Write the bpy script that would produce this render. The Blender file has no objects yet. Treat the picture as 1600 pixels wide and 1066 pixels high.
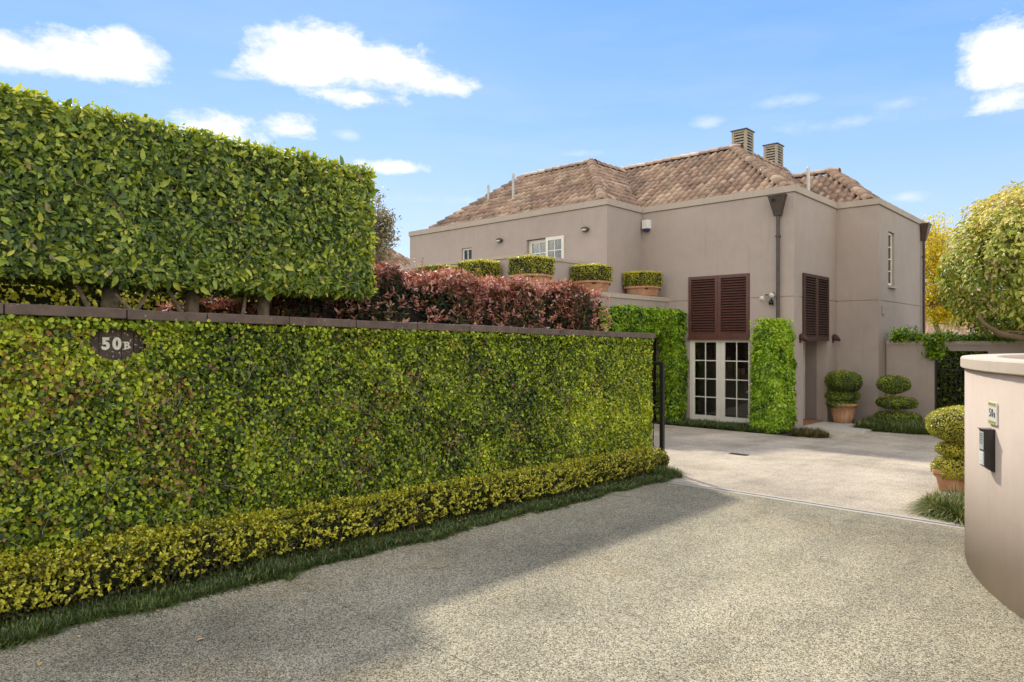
import bpy, bmesh, math, random
import numpy as np
from mathutils import Vector, Matrix
sc = bpy.context.scene
R = math.radians
rng = np.random.default_rng(7)
random.seed(7)
EYE = 2.33                      # eye height over the court in front of the house
F, YAW = 1080/1600, R(42.8)
# ------------------------------------------------------------------ camera, sky, sun, exposure
cam_d = bpy.data.cameras.new('camera'); cam = bpy.data.objects.new('camera', cam_d); sc.collection.objects.link(cam)
cam_d.sensor_width = 36; cam_d.lens = 36*F; cam_d.clip_start = .05; cam_d.clip_end = 3000
cam.location = (0, 0, EYE); cam.rotation_euler = (math.pi/2, 0, YAW); sc.camera = cam
SUN = Vector((-.92, .56, .98)).normalized()
AZ, EL = math.atan2(SUN.x, SUN.y), math.asin(SUN.z)
sun_d = bpy.data.lights.new('sun', 'SUN'); sun_d.energy = 1.05; sun_d.angle = R(3.0); sun_d.color = (1, .92, .79)
sun = bpy.data.objects.new('sun', sun_d); sc.collection.objects.link(sun)
sun.rotation_euler = SUN.to_track_quat('Z', 'Y').to_euler()
sc.view_settings.view_transform = 'Standard'; sc.view_settings.look = 'None'
sc.view_settings.gamma = 1; sc.view_settings.use_curve_mapping = False
sc.view_settings.exposure = 2.12
FWD = Vector((-math.sin(YAW), math.cos(YAW), 0)); RGT = Vector((math.cos(YAW), math.sin(YAW), 0))

class NT:
    """tiny node builder"""
    def __init__(s, tree): s.t = tree; s.n = tree.nodes; s.l = tree.links
    def new(s, typ, **kw):
        n = s.n.new(typ)
        for k, v in kw.items():
            if k.startswith('in_'):
                key = k[3:]; key = int(key) if key.isdigit() else key.replace('_', ' ')
                s.put(n, key, v)
            else: setattr(n, k, v)
        return n
    def put(s, n, key, v):
        if hasattr(v, 'is_linked') or hasattr(v, 'links'): s.l.new(v, n.inputs[key])
        else: n.inputs[key].default_value = v
    def math(s, op, a, b=None, c=None, clamp=False):
        n = s.new('ShaderNodeMath', operation=op); n.use_clamp = clamp
        s.put(n, 0, a)
        if b is not None: s.put(n, 1, b)
        if c is not None: s.put(n, 2, c)
        return n.outputs[0]
    def mix(s, f, a, b, mode='MIX'):
        n = s.new('ShaderNodeMix', data_type='RGBA', blend_type=mode)
        s.put(n, 0, f); s.put(n, 6, a); s.put(n, 7, b); return n.outputs[2]
    def noise(s, vec, scale, detail=4, rough=.55, out=0):
        n = s.new('ShaderNodeTexNoise'); s.l.new(vec, n.inputs['Vector'])
        n.inputs['Scale'].default_value = scale; n.inputs['Detail'].default_value = detail; n.inputs['Roughness'].default_value = rough
        return n.outputs[out]
    def ramp(s, f, stops, interp='LINEAR'):
        n = s.new('ShaderNodeValToRGB'); s.l.new(f, n.inputs[0]); cr = n.color_ramp; cr.interpolation = interp
        cr.elements[0].position = stops[0][0]; cr.elements[0].color = c4(stops[0][1])
        cr.elements[1].position = stops[-1][0]; cr.elements[1].color = c4(stops[-1][1])
        for p, c in stops[1:-1]: cr.elements.new(p).color = c4(c)
        return n.outputs[0]
def c4(c): return (c, c, c, 1) if isinstance(c, (int, float)) else tuple(c)[:3]+(1,)

world = bpy.data.worlds.new('World'); sc.world = world; world.use_nodes = True
W = NT(world.node_tree); bg = W.n['Background']
sky = W.new('ShaderNodeTexSky', sky_type='NISHITA', sun_disc=False, sun_elevation=EL, sun_rotation=AZ, altitude=0, air_density=1.0, dust_density=.6, ozone_density=2.2)
tc = W.new('ShaderNodeTexCoord'); sp = W.new('ShaderNodeSeparateXYZ'); W.l.new(tc.outputs['Generated'], sp.inputs[0])
X_, Y_, Z_ = sp.outputs
# azimuth measured from the middle of the view (clockwise), elevation, both in radians
az = W.math('ARCTAN2', W.math('ADD', W.math('MULTIPLY', X_, RGT.x), W.math('MULTIPLY', Y_, RGT.y)),
            W.math('ADD', W.math('MULTIPLY', X_, FWD.x), W.math('MULTIPLY', Y_, FWD.y)))
el = W.math('ARCSINE', Z_)
dist_v = W.new('ShaderNodeCombineXYZ'); W.l.new(az, dist_v.inputs[0]); W.l.new(W.math('MULTIPLY', el, 1.7), dist_v.inputs[1])
n_big = W.noise(dist_v.outputs[0], 9, 3, .5); n_fine = W.noise(dist_v.outputs[0], 24, 8, .68)
def px_dir(px, py):
    u = (px-800)/1080; v = (533-py)/1080
    return math.atan(u), math.atan(v/math.sqrt(1+u*u))
dens = None; faint = None
CLOUDS = [(50, 88, 120, 30, 1.1), (150, 94, 100, 32, 1.3), (200, 80, 62, 28, 1.3), (490, 98, 100, 42, 1.35), (590, 108, 80, 38, 1.3), (520, 68, 55, 22, 1.2), (690, 133, 62, 16, .9), (470, 118, 85, 20, .8), (545, 152, 70, 14, .75),
          (345, 205, 65, 26, 1), (450, 200, 42, 18, .9), (540, 212, 26, 9, .6), (610, 262, 50, 9, .7), (365, 118, 38, 8, .5),
          (1575, 95, 78, 48, 1.15), (1560, 160, 50, 20, .75), (1405, 160, 48, 12, .42), (1232, 158, 44, 10, .38), (1105, 193, 28, 10, .5), (900, 241, 42, 6, .42), (1340, 190, 90, 10, .25), (1415, 308, 30, 8, .4), (700, 312, 60, 8, .35)]
# clouds outside the frame, much the same kind
CLOUDS += [(-250, 60, 160, 50, 1), (-620, 190, 200, 55, 1), (2050, 130, 190, 50, 1), (2600, -100, 300, 90, .9)]
for (px, py, rw, rh, amp) in CLOUDS:
    a0, e0 = px_dir(px, py); a1, _ = px_dir(px+rw*1.2, py); _, e1 = px_dir(px, py-rh*1.38)
    dx = W.math('DIVIDE', W.math('SUBTRACT', az, a0), a1-a0)
    dy = W.math('DIVIDE', W.math('SUBTRACT', el, e0), e1-e0)
    dyl = W.math('MAXIMUM', W.math('MULTIPLY', dy, -1.25), dy)
    d2 = W.math('ADD', W.math('MULTIPLY', dx, dx), W.math('MULTIPLY', dyl, dyl))
    v = W.math('MULTIPLY', W.math('SUBTRACT', 1.0, W.math('SQRT', d2)), amp if amp >= .7 else amp*1.5)
    if amp < .7: faint = v if faint is None else W.math('MAXIMUM', faint, v)
    else: dens = v if dens is None else W.math('MAXIMUM', dens, v)
edge = W.math('ADD', W.math('MULTIPLY', W.math('SUBTRACT', n_big, .5), 1.5), W.math('MULTIPLY', W.math('SUBTRACT', n_fine, .5), 1.7))
cm = W.math('MULTIPLY', W.math('ADD', W.math('ADD', dens, .06), W.math('MULTIPLY', edge, .95)), 1.7, clamp=True)
cm = W.math('MULTIPLY', W.math('POWER', cm, 1.15), W.math('GREATER_THAN', dens, -.8))
cf = W.math('MULTIPLY', W.math('ADD', W.math('SUBTRACT', faint, .08), W.math('MULTIPLY', edge, .8)), 1.3, clamp=True)
cf = W.math('MULTIPLY', W.math('MULTIPLY', cf, .38), W.math('GREATER_THAN', faint, -.8)); cm = W.math('MAXIMUM', cm, cf)
# broken cloud added out of view, brighter and warmer, as fill light
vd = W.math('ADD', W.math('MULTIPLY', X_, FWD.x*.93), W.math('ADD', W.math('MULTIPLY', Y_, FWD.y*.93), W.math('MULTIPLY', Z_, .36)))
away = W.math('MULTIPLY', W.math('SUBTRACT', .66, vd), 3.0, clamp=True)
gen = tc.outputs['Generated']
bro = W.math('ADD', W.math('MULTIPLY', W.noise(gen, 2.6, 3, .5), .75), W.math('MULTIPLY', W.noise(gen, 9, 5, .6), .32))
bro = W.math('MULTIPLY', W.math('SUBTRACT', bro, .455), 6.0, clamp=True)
fill_cm = W.math('MULTIPLY', bro, away)
# thin high veil, streaky
sv = W.new('ShaderNodeCombineXYZ'); W.l.new(W.math('ADD', az, W.math('MULTIPLY', el, 1.1)), sv.inputs[0]); W.l.new(W.math('MULTIPLY', el, 5), sv.inputs[1])
veil = W.math('MULTIPLY', W.math('SUBTRACT', W.noise(sv.outputs[0], 3.2, 6, .6), .44), 1.3, clamp=True)
low = W.math('SUBTRACT', 1.0, W.math('MULTIPLY', el, 2.2), clamp=True)
veil = W.math('MULTIPLY', veil, W.math('ADD', .30, W.math('MULTIPLY', low, .75)))
KS = 1.86                       # clear blue gradient blended over the physical sky, which is much too glaring round the sun
grad = W.ramp(el, [(0, (.68, .79, .93)), (.12, (.52, .69, .96)), (.3, (.27, .51, .97)), (.5, (.11, .35, .93)), (.9, (.06, .25, .80))])
gv = W.mix(1.0, grad, (KS, KS, KS, 1), 'MULTIPLY')
c0 = W.mix(.94, sky.outputs[0], gv)
c1 = W.mix(veil, c0, (.78*KS, .85*KS, .94*KS, 1))
shade = W.ramp(W.math('ADD', W.math('MULTIPLY', n_fine, .5), W.math('MULTIPLY', n_big, .5)), [(.36, (.80, .85, .92)), (.55, (1.0, 1.0, 1.0))]); shade = W.mix(1.0, shade, (2.25, 2.22, 2.2, 1), 'MULTIPLY')
c2 = W.mix(W.math('MULTIPLY', cm, .96), c1, shade)
c2 = W.mix(fill_cm, c2, (5.3, 4.8, 4.05, 1))
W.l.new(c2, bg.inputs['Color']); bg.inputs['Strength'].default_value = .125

# ------------------------------------------------------------------ helpers
C = sc.collection
WL = {}                         # world location of every empty / parent
def wl(o): return WL.get(o.name, Vector((0, 0, 0))) if o else Vector((0, 0, 0))
def tag(o, label=None, cat=None, group=None, kind=None):
    for k, v in (('label', label), ('category', cat), ('group', group), ('kind', kind)):
        if v: o[k] = v
    return o
def thing(name, loc, label, cat, group=None):
    o = bpy.data.objects.new(name, None); C.objects.link(o); o.location = loc; o.empty_display_size = .2
    WL[o.name] = Vector(loc); return tag(o, label, cat, group)
def link(name, me, parent=None, loc=None, rot=None):
    """loc is the world position (mesh data relative to it)"""
    o = bpy.data.objects.new(name, me); C.objects.link(o)
    L = Vector(loc) if loc is not None else Vector((0, 0, 0))
    if parent: o.parent = parent; o.location = L-wl(parent)
    else: o.location = L
    if rot: o.rotation_euler = rot
    WL[o.name] = L; return o
class MB:
    def __init__(s): s.v = []; s.f = []
    def add(s, vs, fs):
        b = len(s.v); s.v += [tuple(v) for v in vs]; s.f += [tuple(b+i for i in f) for f in fs]; return s
    def box(s, x0, x1, y0, y1, z0, z1):
        return s.add([(x0,y0,z0),(x1,y0,z0),(x1,y1,z0),(x0,y1,z0),(x0,y0,z1),(x1,y0,z1),(x1,y1,z1),(x0,y1,z1)],
                     [(0,3,2,1),(4,5,6,7),(0,1,5,4),(1,2,6,5),(2,3,7,6),(3,0,4,7)])
    def tube(s, pts, rad, n=8, cap=True):
        pts = [Vector(p) for p in pts]; rad = rad if hasattr(rad, '__len__') else [rad]*len(pts)
        b = len(s.v); prev = None
        for i, p in enumerate(pts):
            t = (pts[min(i+1, len(pts)-1)]-pts[max(i-1, 0)]).normalized()
            a = prev if prev is not None else (Vector((1, 0, 0)) if abs(t.x) < .8 else Vector((0, 1, 0)))
            a = (a-t*a.dot(t)).normalized(); prev = a; c = t.cross(a)
            for k in range(n):
                th = 2*math.pi*k/n; s.v.append(tuple(p+(a*math.cos(th)+c*math.sin(th))*rad[i]))
        for i in range(len(pts)-1):
            for k in range(n):
                k2 = (k+1) % n; s.f.append((b+i*n+k, b+i*n+k2, b+(i+1)*n+k2, b+(i+1)*n+k))
        if cap:
            s.f.append(tuple(b+k for k in range(n-1, -1, -1))); e = b+(len(pts)-1)*n; s.f.append(tuple(e+k for k in range(n)))
        return s
    def prism(s, poly, z0, z1):
        n = len(poly); b = len(s.v)
        s.v += [(x, y, z0) for x, y in poly]+[(x, y, z1) for x, y in poly]
        s.f += [tuple(b+i for i in range(n-1, -1, -1)), tuple(b+n+i for i in range(n))]
        s.f += [(b+i, b+(i+1) % n, b+n+(i+1) % n, b+n+i) for i in range(n)]; return s
    def lathe(s, prof, cx, cy, n=24, sq=None):
        """prof: list of (r, z); sq = superellipse power for squarish pots"""
        b = len(s.v)
        for r, z in prof:
            for k in range(n):
                th = 2*math.pi*(k+.5)/n; m = 1
                if sq: m = (abs(math.cos(th))**sq+abs(math.sin(th))**sq)**(-1/sq)
                s.v.append((cx+r*m*math.cos(th), cy+r*m*math.sin(th), z))
        for i in range(len(prof)-1):
            for k in range(n):
                k2 = (k+1) % n; s.f.append((b+i*n+k, b+i*n+k2, b+(i+1)*n+k2, b+(i+1)*n+k))
        s.f.append(tuple(b+k for k in range(n-1, -1, -1))); e = b+(len(prof)-1)*n; s.f.append(tuple(e+k for k in range(n)))
        return s
    def build(s, name, mat, parent=None, loc=None, smooth=False, bevel=0, rot=None, local=False):
        L = Vector(loc) if loc is not None else wl(parent)
        me = bpy.data.meshes.new(name)
        off = Vector((0, 0, 0)) if local else L
        me.from_pydata([(x-off.x, y-off.y, z-off.z) for x, y, z in s.v], [], s.f); me.materials.append(mat)
        if smooth: me.polygons.foreach_set('use_smooth', [True]*len(me.polygons))
        if bevel:
            bm = bmesh.new(); bm.from_mesh(me); bmesh.ops.bevel(bm, geom=[e for e in bm.edges if len(e.link_faces) == 2 and e.calc_face_angle(0) > .5], offset=bevel, segments=2, affect='EDGES', profile=.5); bm.to_mesh(me); bm.free()
        me.update(); return link(name, me, parent, L, rot)
def offset_poly(poly, d):
    """outward offset of a counter-clockwise polygon"""
    n = len(poly); out = []
    for i in range(n):
        p0, p1, p2 = (Vector(poly[(i+k) % n]) for k in (-1, 0, 1))
        a = (p1-p0).normalized(); b = (p2-p1).normalized(); na = Vector((a.y, -a.x)); nb = Vector((b.y, -b.x))
        m = na+nb; m = m/(m.dot(na)); out.append(tuple(p1+m*d))
    return out
def ring(mb, poly, dout, din, z0, z1):
    A = offset_poly(poly, dout); B = offset_poly(poly, din); n = len(poly); b = len(mb.v)
    for P, z in ((A, z0), (A, z1), (B, z1), (B, z0)): mb.v += [(x, y, z) for x, y in P]
    for j in range(4):
        for i in range(n):
            i2 = (i+1) % n; j2 = (j+1) % 4
            mb.f.append((b+j*n+i, b+j*n+i2, b+j2*n+i2, b+j2*n+i))
    return mb
def panel(mb, axis, c, inward, u0, u1, z0, z1, holes=(), th=.3):
    """wall slab with rectangular openings. axis 'y': face lies on y=c and runs along x; inward = +1/-1"""
    us = sorted({u0, u1, *[h[0] for h in holes], *[h[1] for h in holes]}); us = [u for u in us if u0 <= u <= u1]
    zs = sorted({z0, z1, *[h[2] for h in holes], *[h[3] for h in holes]}); zs = [z for z in zs if z0 <= z <= z1]
    def solid(i, j):
        if i < 0 or j < 0 or i >= len(us)-1 or j >= len(zs)-1: return False
        u = (us[i]+us[i+1])/2; z = (zs[j]+zs[j+1])/2
        return not any(h[0] < u < h[1] and h[2] < z < h[3] for h in holes)
    def P(u, d, z):
        w = c+inward*d; return (u, w, z) if axis == 'y' else (w, u, z)
    for i in range(len(us)-1):
        for j in range(len(zs)-1):
            if not solid(i, j): continue
            a, b, e, f = us[i], us[i+1], zs[j], zs[j+1]
            mb.add([P(a,0,e),P(b,0,e),P(b,0,f),P(a,0,f)], [(0,1,2,3)]); mb.add([P(a,th,e),P(b,th,e),P(b,th,f),P(a,th,f)], [(3,2,1,0)])
            if not solid(i-1, j): mb.add([P(a,0,e),P(a,th,e),P(a,th,f),P(a,0,f)], [(0,3,2,1)])
            if not solid(i+1, j): mb.add([P(b,0,e),P(b,th,e),P(b,th,f),P(b,0,f)], [(0,1,2,3)])
            if not solid(i, j-1): mb.add([P(a,0,e),P(b,0,e),P(b,th,e),P(a,th,e)], [(0,3,2,1)])
            if not solid(i, j+1): mb.add([P(a,0,f),P(b,0,f),P(b,th,f),P(a,th,f)], [(0,1,2,3)])
    return mb
def fix_normals(o):
    bm = bmesh.new(); bm.from_mesh(o.data); bmesh.ops.remove_doubles(bm, verts=bm.verts, dist=1e-5); bmesh.ops.recalc_face_normals(bm, faces=bm.faces); bm.to_mesh(o.data); bm.free(); return o

# ---- numpy value noise
_T = rng.random((64, 64, 64))
def vnoise(p, s, off=0.):
    q = np.asarray(p)*s+off+1000; i = np.floor(q).astype(int); f = q-i; f = f*f*(3-2*f); i %= 64; j = (i+1) % 64
    def g(a, b, c): return _T[a, b, c]
    x0, y0, z0 = i.T; x1, y1, z1 = j.T; fx, fy, fz = f.T
    c00 = g(x0,y0,z0)*(1-fx)+g(x1,y0,z0)*fx; c10 = g(x0,y1,z0)*(1-fx)+g(x1,y1,z0)*fx
    c01 = g(x0,y0,z1)*(1-fx)+g(x1,y0,z1)*fx; c11 = g(x0,y1,z1)*(1-fx)+g(x1,y1,z1)*fx
    return (c00*(1-fy)+c10*fy)*(1-fz)+(c01*(1-fy)+c11*fy)*fz
def fnoise(p, s, off=0.): return .6*vnoise(p, s, off)+.28*vnoise(p, s*2.1, off+9)+.12*vnoise(p, s*4.3, off+17)
def nrm(a): return a/np.maximum(np.linalg.norm(a, axis=1, keepdims=True), 1e-9)

def leaf_mesh(name, P, N, length, width, mat, parent, loc=None, jit=.6, droop=.4, val=None, alt=None, curl=.12, lv=.35, hi=True, axis=None):
    n = len(P); P = np.asarray(P, float); N = nrm(np.asarray(N, float)+rng.normal(0, jit, (n, 3)))
    D = rng.normal(0, 1, (n, 3)); D[:, 2] -= droop*1.6
    if axis is not None: D = D*.45+axis
    D = nrm(D-(D*N).sum(1, keepdims=True)*N); S = np.cross(D, N)
    L = length*(1+rng.uniform(-lv, lv, n)); Wd = width*L/length
    L = L[:, None]; Wd = Wd[:, None]
    if hi:   # base, r1, r2, tip, l2, l1 : folded along the midrib
        tpl = [(0,0,0), (.5,.28,.5), (.42,.66,.45), (0,1,-.9), (-.42,.66,.45), (-.5,.28,.5)]
        faces = [(0,1,2,3), (0,3,4,5)]
    else:
        tpl = [(0,0,0), (.5,.45,.5), (0,1,-.5), (-.5,.45,.5)]; faces = [(0,1,2,3)]
    V = np.stack([P+S*Wd*a+D*L*b+N*L*curl*c*.5 for a, b, c in tpl], 1)
    k = len(tpl); verts = V.reshape(-1, 3)
    off = np.array(wl(parent) if loc is None else loc); verts = verts-off
    fs = np.concatenate([(np.arange(n)[:, None]*k+np.array(f)) for f in [faces[0]]]+[(np.arange(n)[:, None]*k+np.array(f)) for f in faces[1:]], 0)
    me = bpy.data.meshes.new(name); me.vertices.add(len(verts)); me.vertices.foreach_set('co', verts.astype(np.float32).ravel())
    nf = len(fs); me.loops.add(nf*4); me.loops.foreach_set('vertex_index', fs.astype(np.int32).ravel())
    me.polygons.add(nf); me.polygons.foreach_set('loop_start', np.arange(0, nf*4, 4, dtype=np.int32))
    me.update(calc_edges=True)
    if val is None: val = rng.random(n)
    if alt is None: alt = np.zeros(n)
    for nm, arr in (('val', val), ('alt', alt)):
        a = me.attributes.new(nm, 'FLOAT', 'FACE'); a.data.foreach_set('value', np.tile(np.clip(arr, 0, 1), len(faces)).astype(np.float32))
    me.materials.append(mat)
    o = link(name, me, parent, Vector(off)); o['kind'] = 'stuff' if parent is None else 'stuff'
    return o
def box_pts(x0, x1, y0, y1, z0, z1, n, faces='xXyYzZ', depth=.05, rnd=0):
    """random points on chosen faces of a box, pushed inward by a random depth"""
    A = {'x': (y1-y0)*(z1-z0), 'X': (y1-y0)*(z1-z0), 'y': (x1-x0)*(z1-z0), 'Y': (x1-x0)*(z1-z0), 'z': (x1-x0)*(y1-y0), 'Z': (x1-x0)*(y1-y0)}
    w = np.array([A[f] for f in faces]); w = w/w.sum(); idx = rng.choice(len(faces), n, p=w)
    P = np.stack([rng.uniform(x0, x1, n), rng.uniform(y0, y1, n), rng.uniform(z0, z1, n)], 1); N = np.zeros((n, 3)); dd = np.abs(rng.normal(0, depth, n))
    for k, f in enumerate(faces):
        m = idx == k; ax = 'xyz'.index(f.lower()); hi = f.isupper()
        P[m, ax] = ((x1, y1, z1) if hi else (x0, y0, z0))[ax]+(-dd[m] if hi else dd[m]); N[m, ax] = 1 if hi else -1
    if rnd:   # rounded edges: pull in points near the edges
        c = np.array([(x0+x1)/2, (y0+y1)/2, (z0+z1)/2]); h = np.array([(x1-x0)/2, (y1-y0)/2, (z1-z0)/2])
        q = P-c; inner = np.maximum(h-rnd, 0); cl = np.clip(q, -inner, inner); e = q-cl; d = np.linalg.norm(e, axis=1, keepdims=True)
        m = (d[:, 0] > rnd); e[m] = e[m]/d[m]*rnd; P = c+cl+e; mm = d[:, 0] > 1e-6; N[mm] = nrm(e[mm])
    return P, N
def ell_pts(c, r, n, depth=.05, pw=2., zc=None):
    """points on a superellipsoid of revolution"""
    D = nrm(rng.normal(0, 1, (n, 3))); r = np.array(r)
    m = ((np.hypot(D[:, 0], D[:, 1]))**pw+np.abs(D[:, 2])**pw)**(-1/pw)
    q = D*m[:, None]*(1-np.abs(rng.normal(0, depth, n)))[:, None]
    N = np.stack([D[:, 0], D[:, 1], np.sign(D[:, 2])*np.abs(D[:, 2])**(pw-1)], 1)
    return np.array(c)+q*r, nrm(N)
def core_ell(mb, c, r, n=14, m=8):
    b = len(mb.v)
    prof = [(math.sin(math.pi*(i+.02)/(m+.04)), -math.cos(math.pi*(i+.02)/(m+.04))) for i in range(m+1)]
    for rr, z in prof:
        for k in range(n): mb.v.append((c[0]+r[0]*rr*math.cos(2*math.pi*k/n), c[1]+r[1]*rr*math.sin(2*math.pi*k/n), c[2]+r[2]*z))
    for i in range(m):
        for k in range(n): mb.f.append((b+i*n+k, b+i*n+(k+1) % n, b+(i+1)*n+(k+1) % n, b+(i+1)*n+k))
    return mb

# ------------------------------------------------------------------ materials
def mat(name):
    m = bpy.data.materials.new(name); m.use_nodes = True; t = NT(m.node_tree); return m, t, t.n['Principled BSDF']
def pos(t): return t.new('ShaderNodeNewGeometry').outputs['Position']
def bump(t, b, h, s, d=.01):
    n = t.new('ShaderNodeBump', in_Strength=s, in_Distance=d); t.l.new(h, n.inputs['Height']); t.l.new(n.outputs[0], b.inputs['Normal'])
def simple(name, col, rough=.6, metal=0, var=.12, sc_=6, spec=.5, bs=.15):
    m, t, b = mat(name); p = pos(t); n = t.noise(p, sc_, 5)
    col = tuple(col)
    c = t.ramp(n, [(.25, [v*(1-var) for v in col]), (.75, [min(1, v*(1+var)) for v in col])]); t.l.new(c, b.inputs['Base Color'])
    b.inputs['Roughness'].default_value = rough; b.inputs['Metallic'].default_value = metal; b.inputs['Specular IOR Level'].default_value = spec
    if bs: bump(t, b, t.noise(p, sc_*12, 3), bs, .004)
    return m
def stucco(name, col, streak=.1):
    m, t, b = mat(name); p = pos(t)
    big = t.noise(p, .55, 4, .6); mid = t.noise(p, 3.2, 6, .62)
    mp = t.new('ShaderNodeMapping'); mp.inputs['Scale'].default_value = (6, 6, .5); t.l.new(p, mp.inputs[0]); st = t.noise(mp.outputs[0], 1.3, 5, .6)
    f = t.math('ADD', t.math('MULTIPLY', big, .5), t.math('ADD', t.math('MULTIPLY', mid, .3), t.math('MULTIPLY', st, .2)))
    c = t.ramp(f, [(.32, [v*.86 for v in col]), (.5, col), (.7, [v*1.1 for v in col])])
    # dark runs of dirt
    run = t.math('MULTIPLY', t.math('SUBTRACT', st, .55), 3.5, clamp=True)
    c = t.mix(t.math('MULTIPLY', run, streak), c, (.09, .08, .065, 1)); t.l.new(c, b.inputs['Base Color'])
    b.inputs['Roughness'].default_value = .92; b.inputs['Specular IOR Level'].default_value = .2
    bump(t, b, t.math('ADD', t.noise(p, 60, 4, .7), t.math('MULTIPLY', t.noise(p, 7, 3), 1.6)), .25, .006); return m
def leafmat(name, stops, alt=(.3, .12, .05), rough=.42, trans=.35, spec=.45, tint=(1, 1, .6)):
    m, t, b = mat(name); a = t.new('ShaderNodeAttribute', attribute_name='val'); a2 = t.new('ShaderNodeAttribute', attribute_name='alt')
    c = t.ramp(a.outputs['Fac'], stops); c = t.mix(a2.outputs['Fac'], c, c4(alt))
    nz = t.ramp(t.noise(pos(t), 45, 3), [(.3, .82), (.7, 1.12)]); c = t.mix(1.0, c, nz, 'MULTIPLY')
    t.l.new(c, b.inputs['Base Color']); b.inputs['Roughness'].default_value = rough; b.inputs['Specular IOR Level'].default_value = spec
    tr = t.new('ShaderNodeBsdfTranslucent'); cc = t.mix(1.0, c, c4(tint), 'MULTIPLY'); br = t.new('ShaderNodeBrightContrast', in_Bright=.0); t.l.new(cc, br.inputs[0]); t.l.new(br.outputs[0], tr.inputs[0])
    mx = t.new('ShaderNodeMixShader', in_0=trans); t.l.new(b.outputs[0], mx.inputs[1]); t.l.new(tr.outputs[0], mx.inputs[2])
    t.l.new(mx.outputs[0], t.n['Material Output'].inputs[0]); return m

M = {}
M['stucco'] = stucco('taupe_render', (.385, .322, .280), .22)
M['stucco_shade'] = stucco('taupe_render_shade', (.235, .19, .165))  # the house render darkened, with shade put into the colour
M['coping'] = stucco('taupe_coping', (.43, .365, .30), .3)
M['curved'] = stucco('warm_render', (.53, .44, .365), .10)
M['curved_cap'] = stucco('warm_coping', (.57, .48, .385), .15)
M['cream'] = simple('cream_paint', (.68, .65, .55), .45, var=.04)
M['shutter'] = simple('brown_painted_timber', (.105, .044, .034), .32, var=.2, sc_=9)
M['shutter_dark'] = simple('dark_brown_timber', (.07, .036, .027), .65, var=.15, sc_=9, spec=.2)
M['copper'] = simple('dark_bronze_metal', (.075, .058, .048), .5, .3, var=.25)
M['copper_red'] = simple('red_brown_metal', (.09, .045, .035), .5, .3, var=.25)
M['black'] = simple('black_metal', (.015, .014, .014), .4, .3, var=.2)
M['grey_metal'] = simple('galvanised_metal', (.36, .37, .36), .45, .6, var=.15)
M['white'] = simple('white_plastic', (.72, .72, .68), .4, var=.03)
M['soil'] = simple('soil', (.045, .033, .022), .95, var=.5, sc_=14, bs=.8)
M['bark'] = simple('bark', (.28, .22, .15), .9, var=.45, sc_=16, bs=.9)
M['twig'] = simple('twig_bark', (.12, .08, .045), .9, var=.3, sc_=20)
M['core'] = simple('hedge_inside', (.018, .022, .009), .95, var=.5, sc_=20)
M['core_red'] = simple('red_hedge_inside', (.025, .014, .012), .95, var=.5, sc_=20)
M['doormat'] = simple('coir_mat', (.26, .12, .055), .95, var=.25, sc_=30, bs=.8)
M['step'] = simple('pale_concrete', (.46, .43, .38), .85, var=.08)
M['steel'] = simple('brushed_steel', (.62, .68, .68), .35, .35, var=.05)
M['gloss_black'] = simple('black_gloss_plastic', (.014, .012, .011), .28, var=.3, sc_=12, bs=0)
M['louver'] = simple('weathered_timber', (.36, .315, .235), .8, var=.2, sc_=14)
M['louver_dark'] = simple('dark_inside', (.02, .018, .015), .9)
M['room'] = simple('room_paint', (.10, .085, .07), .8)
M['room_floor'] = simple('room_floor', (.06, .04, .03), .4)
M['room_white'] = simple('stair_paint', (.32, .28, .24), .6)
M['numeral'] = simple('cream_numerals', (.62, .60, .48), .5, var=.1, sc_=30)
M['plate'] = simple('white_enamel', (.78, .76, .70), .25, var=.03)
M['plate_yellow'] = simple('yellow_green_enamel', (.55, .58, .16), .3, var=.15, sc_=40)
M['ink'] = simple('dark_ink', (.05, .045, .06), .5)
M['vent'] = simple('pale_vent_metal', (.48, .46, .42), .5, .3)
M['bulb_glass'] = simple('floodlight_glass', (.50, .50, .42), .12, var=.04, bs=0)

# mottled wood with lichen for the boundary coping and number board
def lichen_wood(name, col, dens=.66):
    m, t, b = mat(name); p = pos(t); n = t.noise(p, 5, 6, .65)
    c = t.ramp(n, [(.3, [v*.6 for v in col]), (.7, [v*1.45 for v in col])])
    n2 = t.noise(p, 48, 3, .6); n3 = t.noise(p, 2.2, 3)
    f = t.math('MULTIPLY', t.math('SUBTRACT', t.math('ADD', n2, t.math('MULTIPLY', n3, .25)), dens+.13), 14, clamp=True)
    c = t.mix(f, c, (.45, .44, .38, 1)); t.l.new(c, b.inputs['Base Color']); b.inputs['Roughness'].default_value = .75
    bump(t, b, t.noise(p, 30, 4), .35, .004); return m
M['wallcap'] = lichen_wood('lichen_brown_coping', (.095, .066, .048))
M['board'] = lichen_wood('number_board', (.062, .040, .030), .62)

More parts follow.
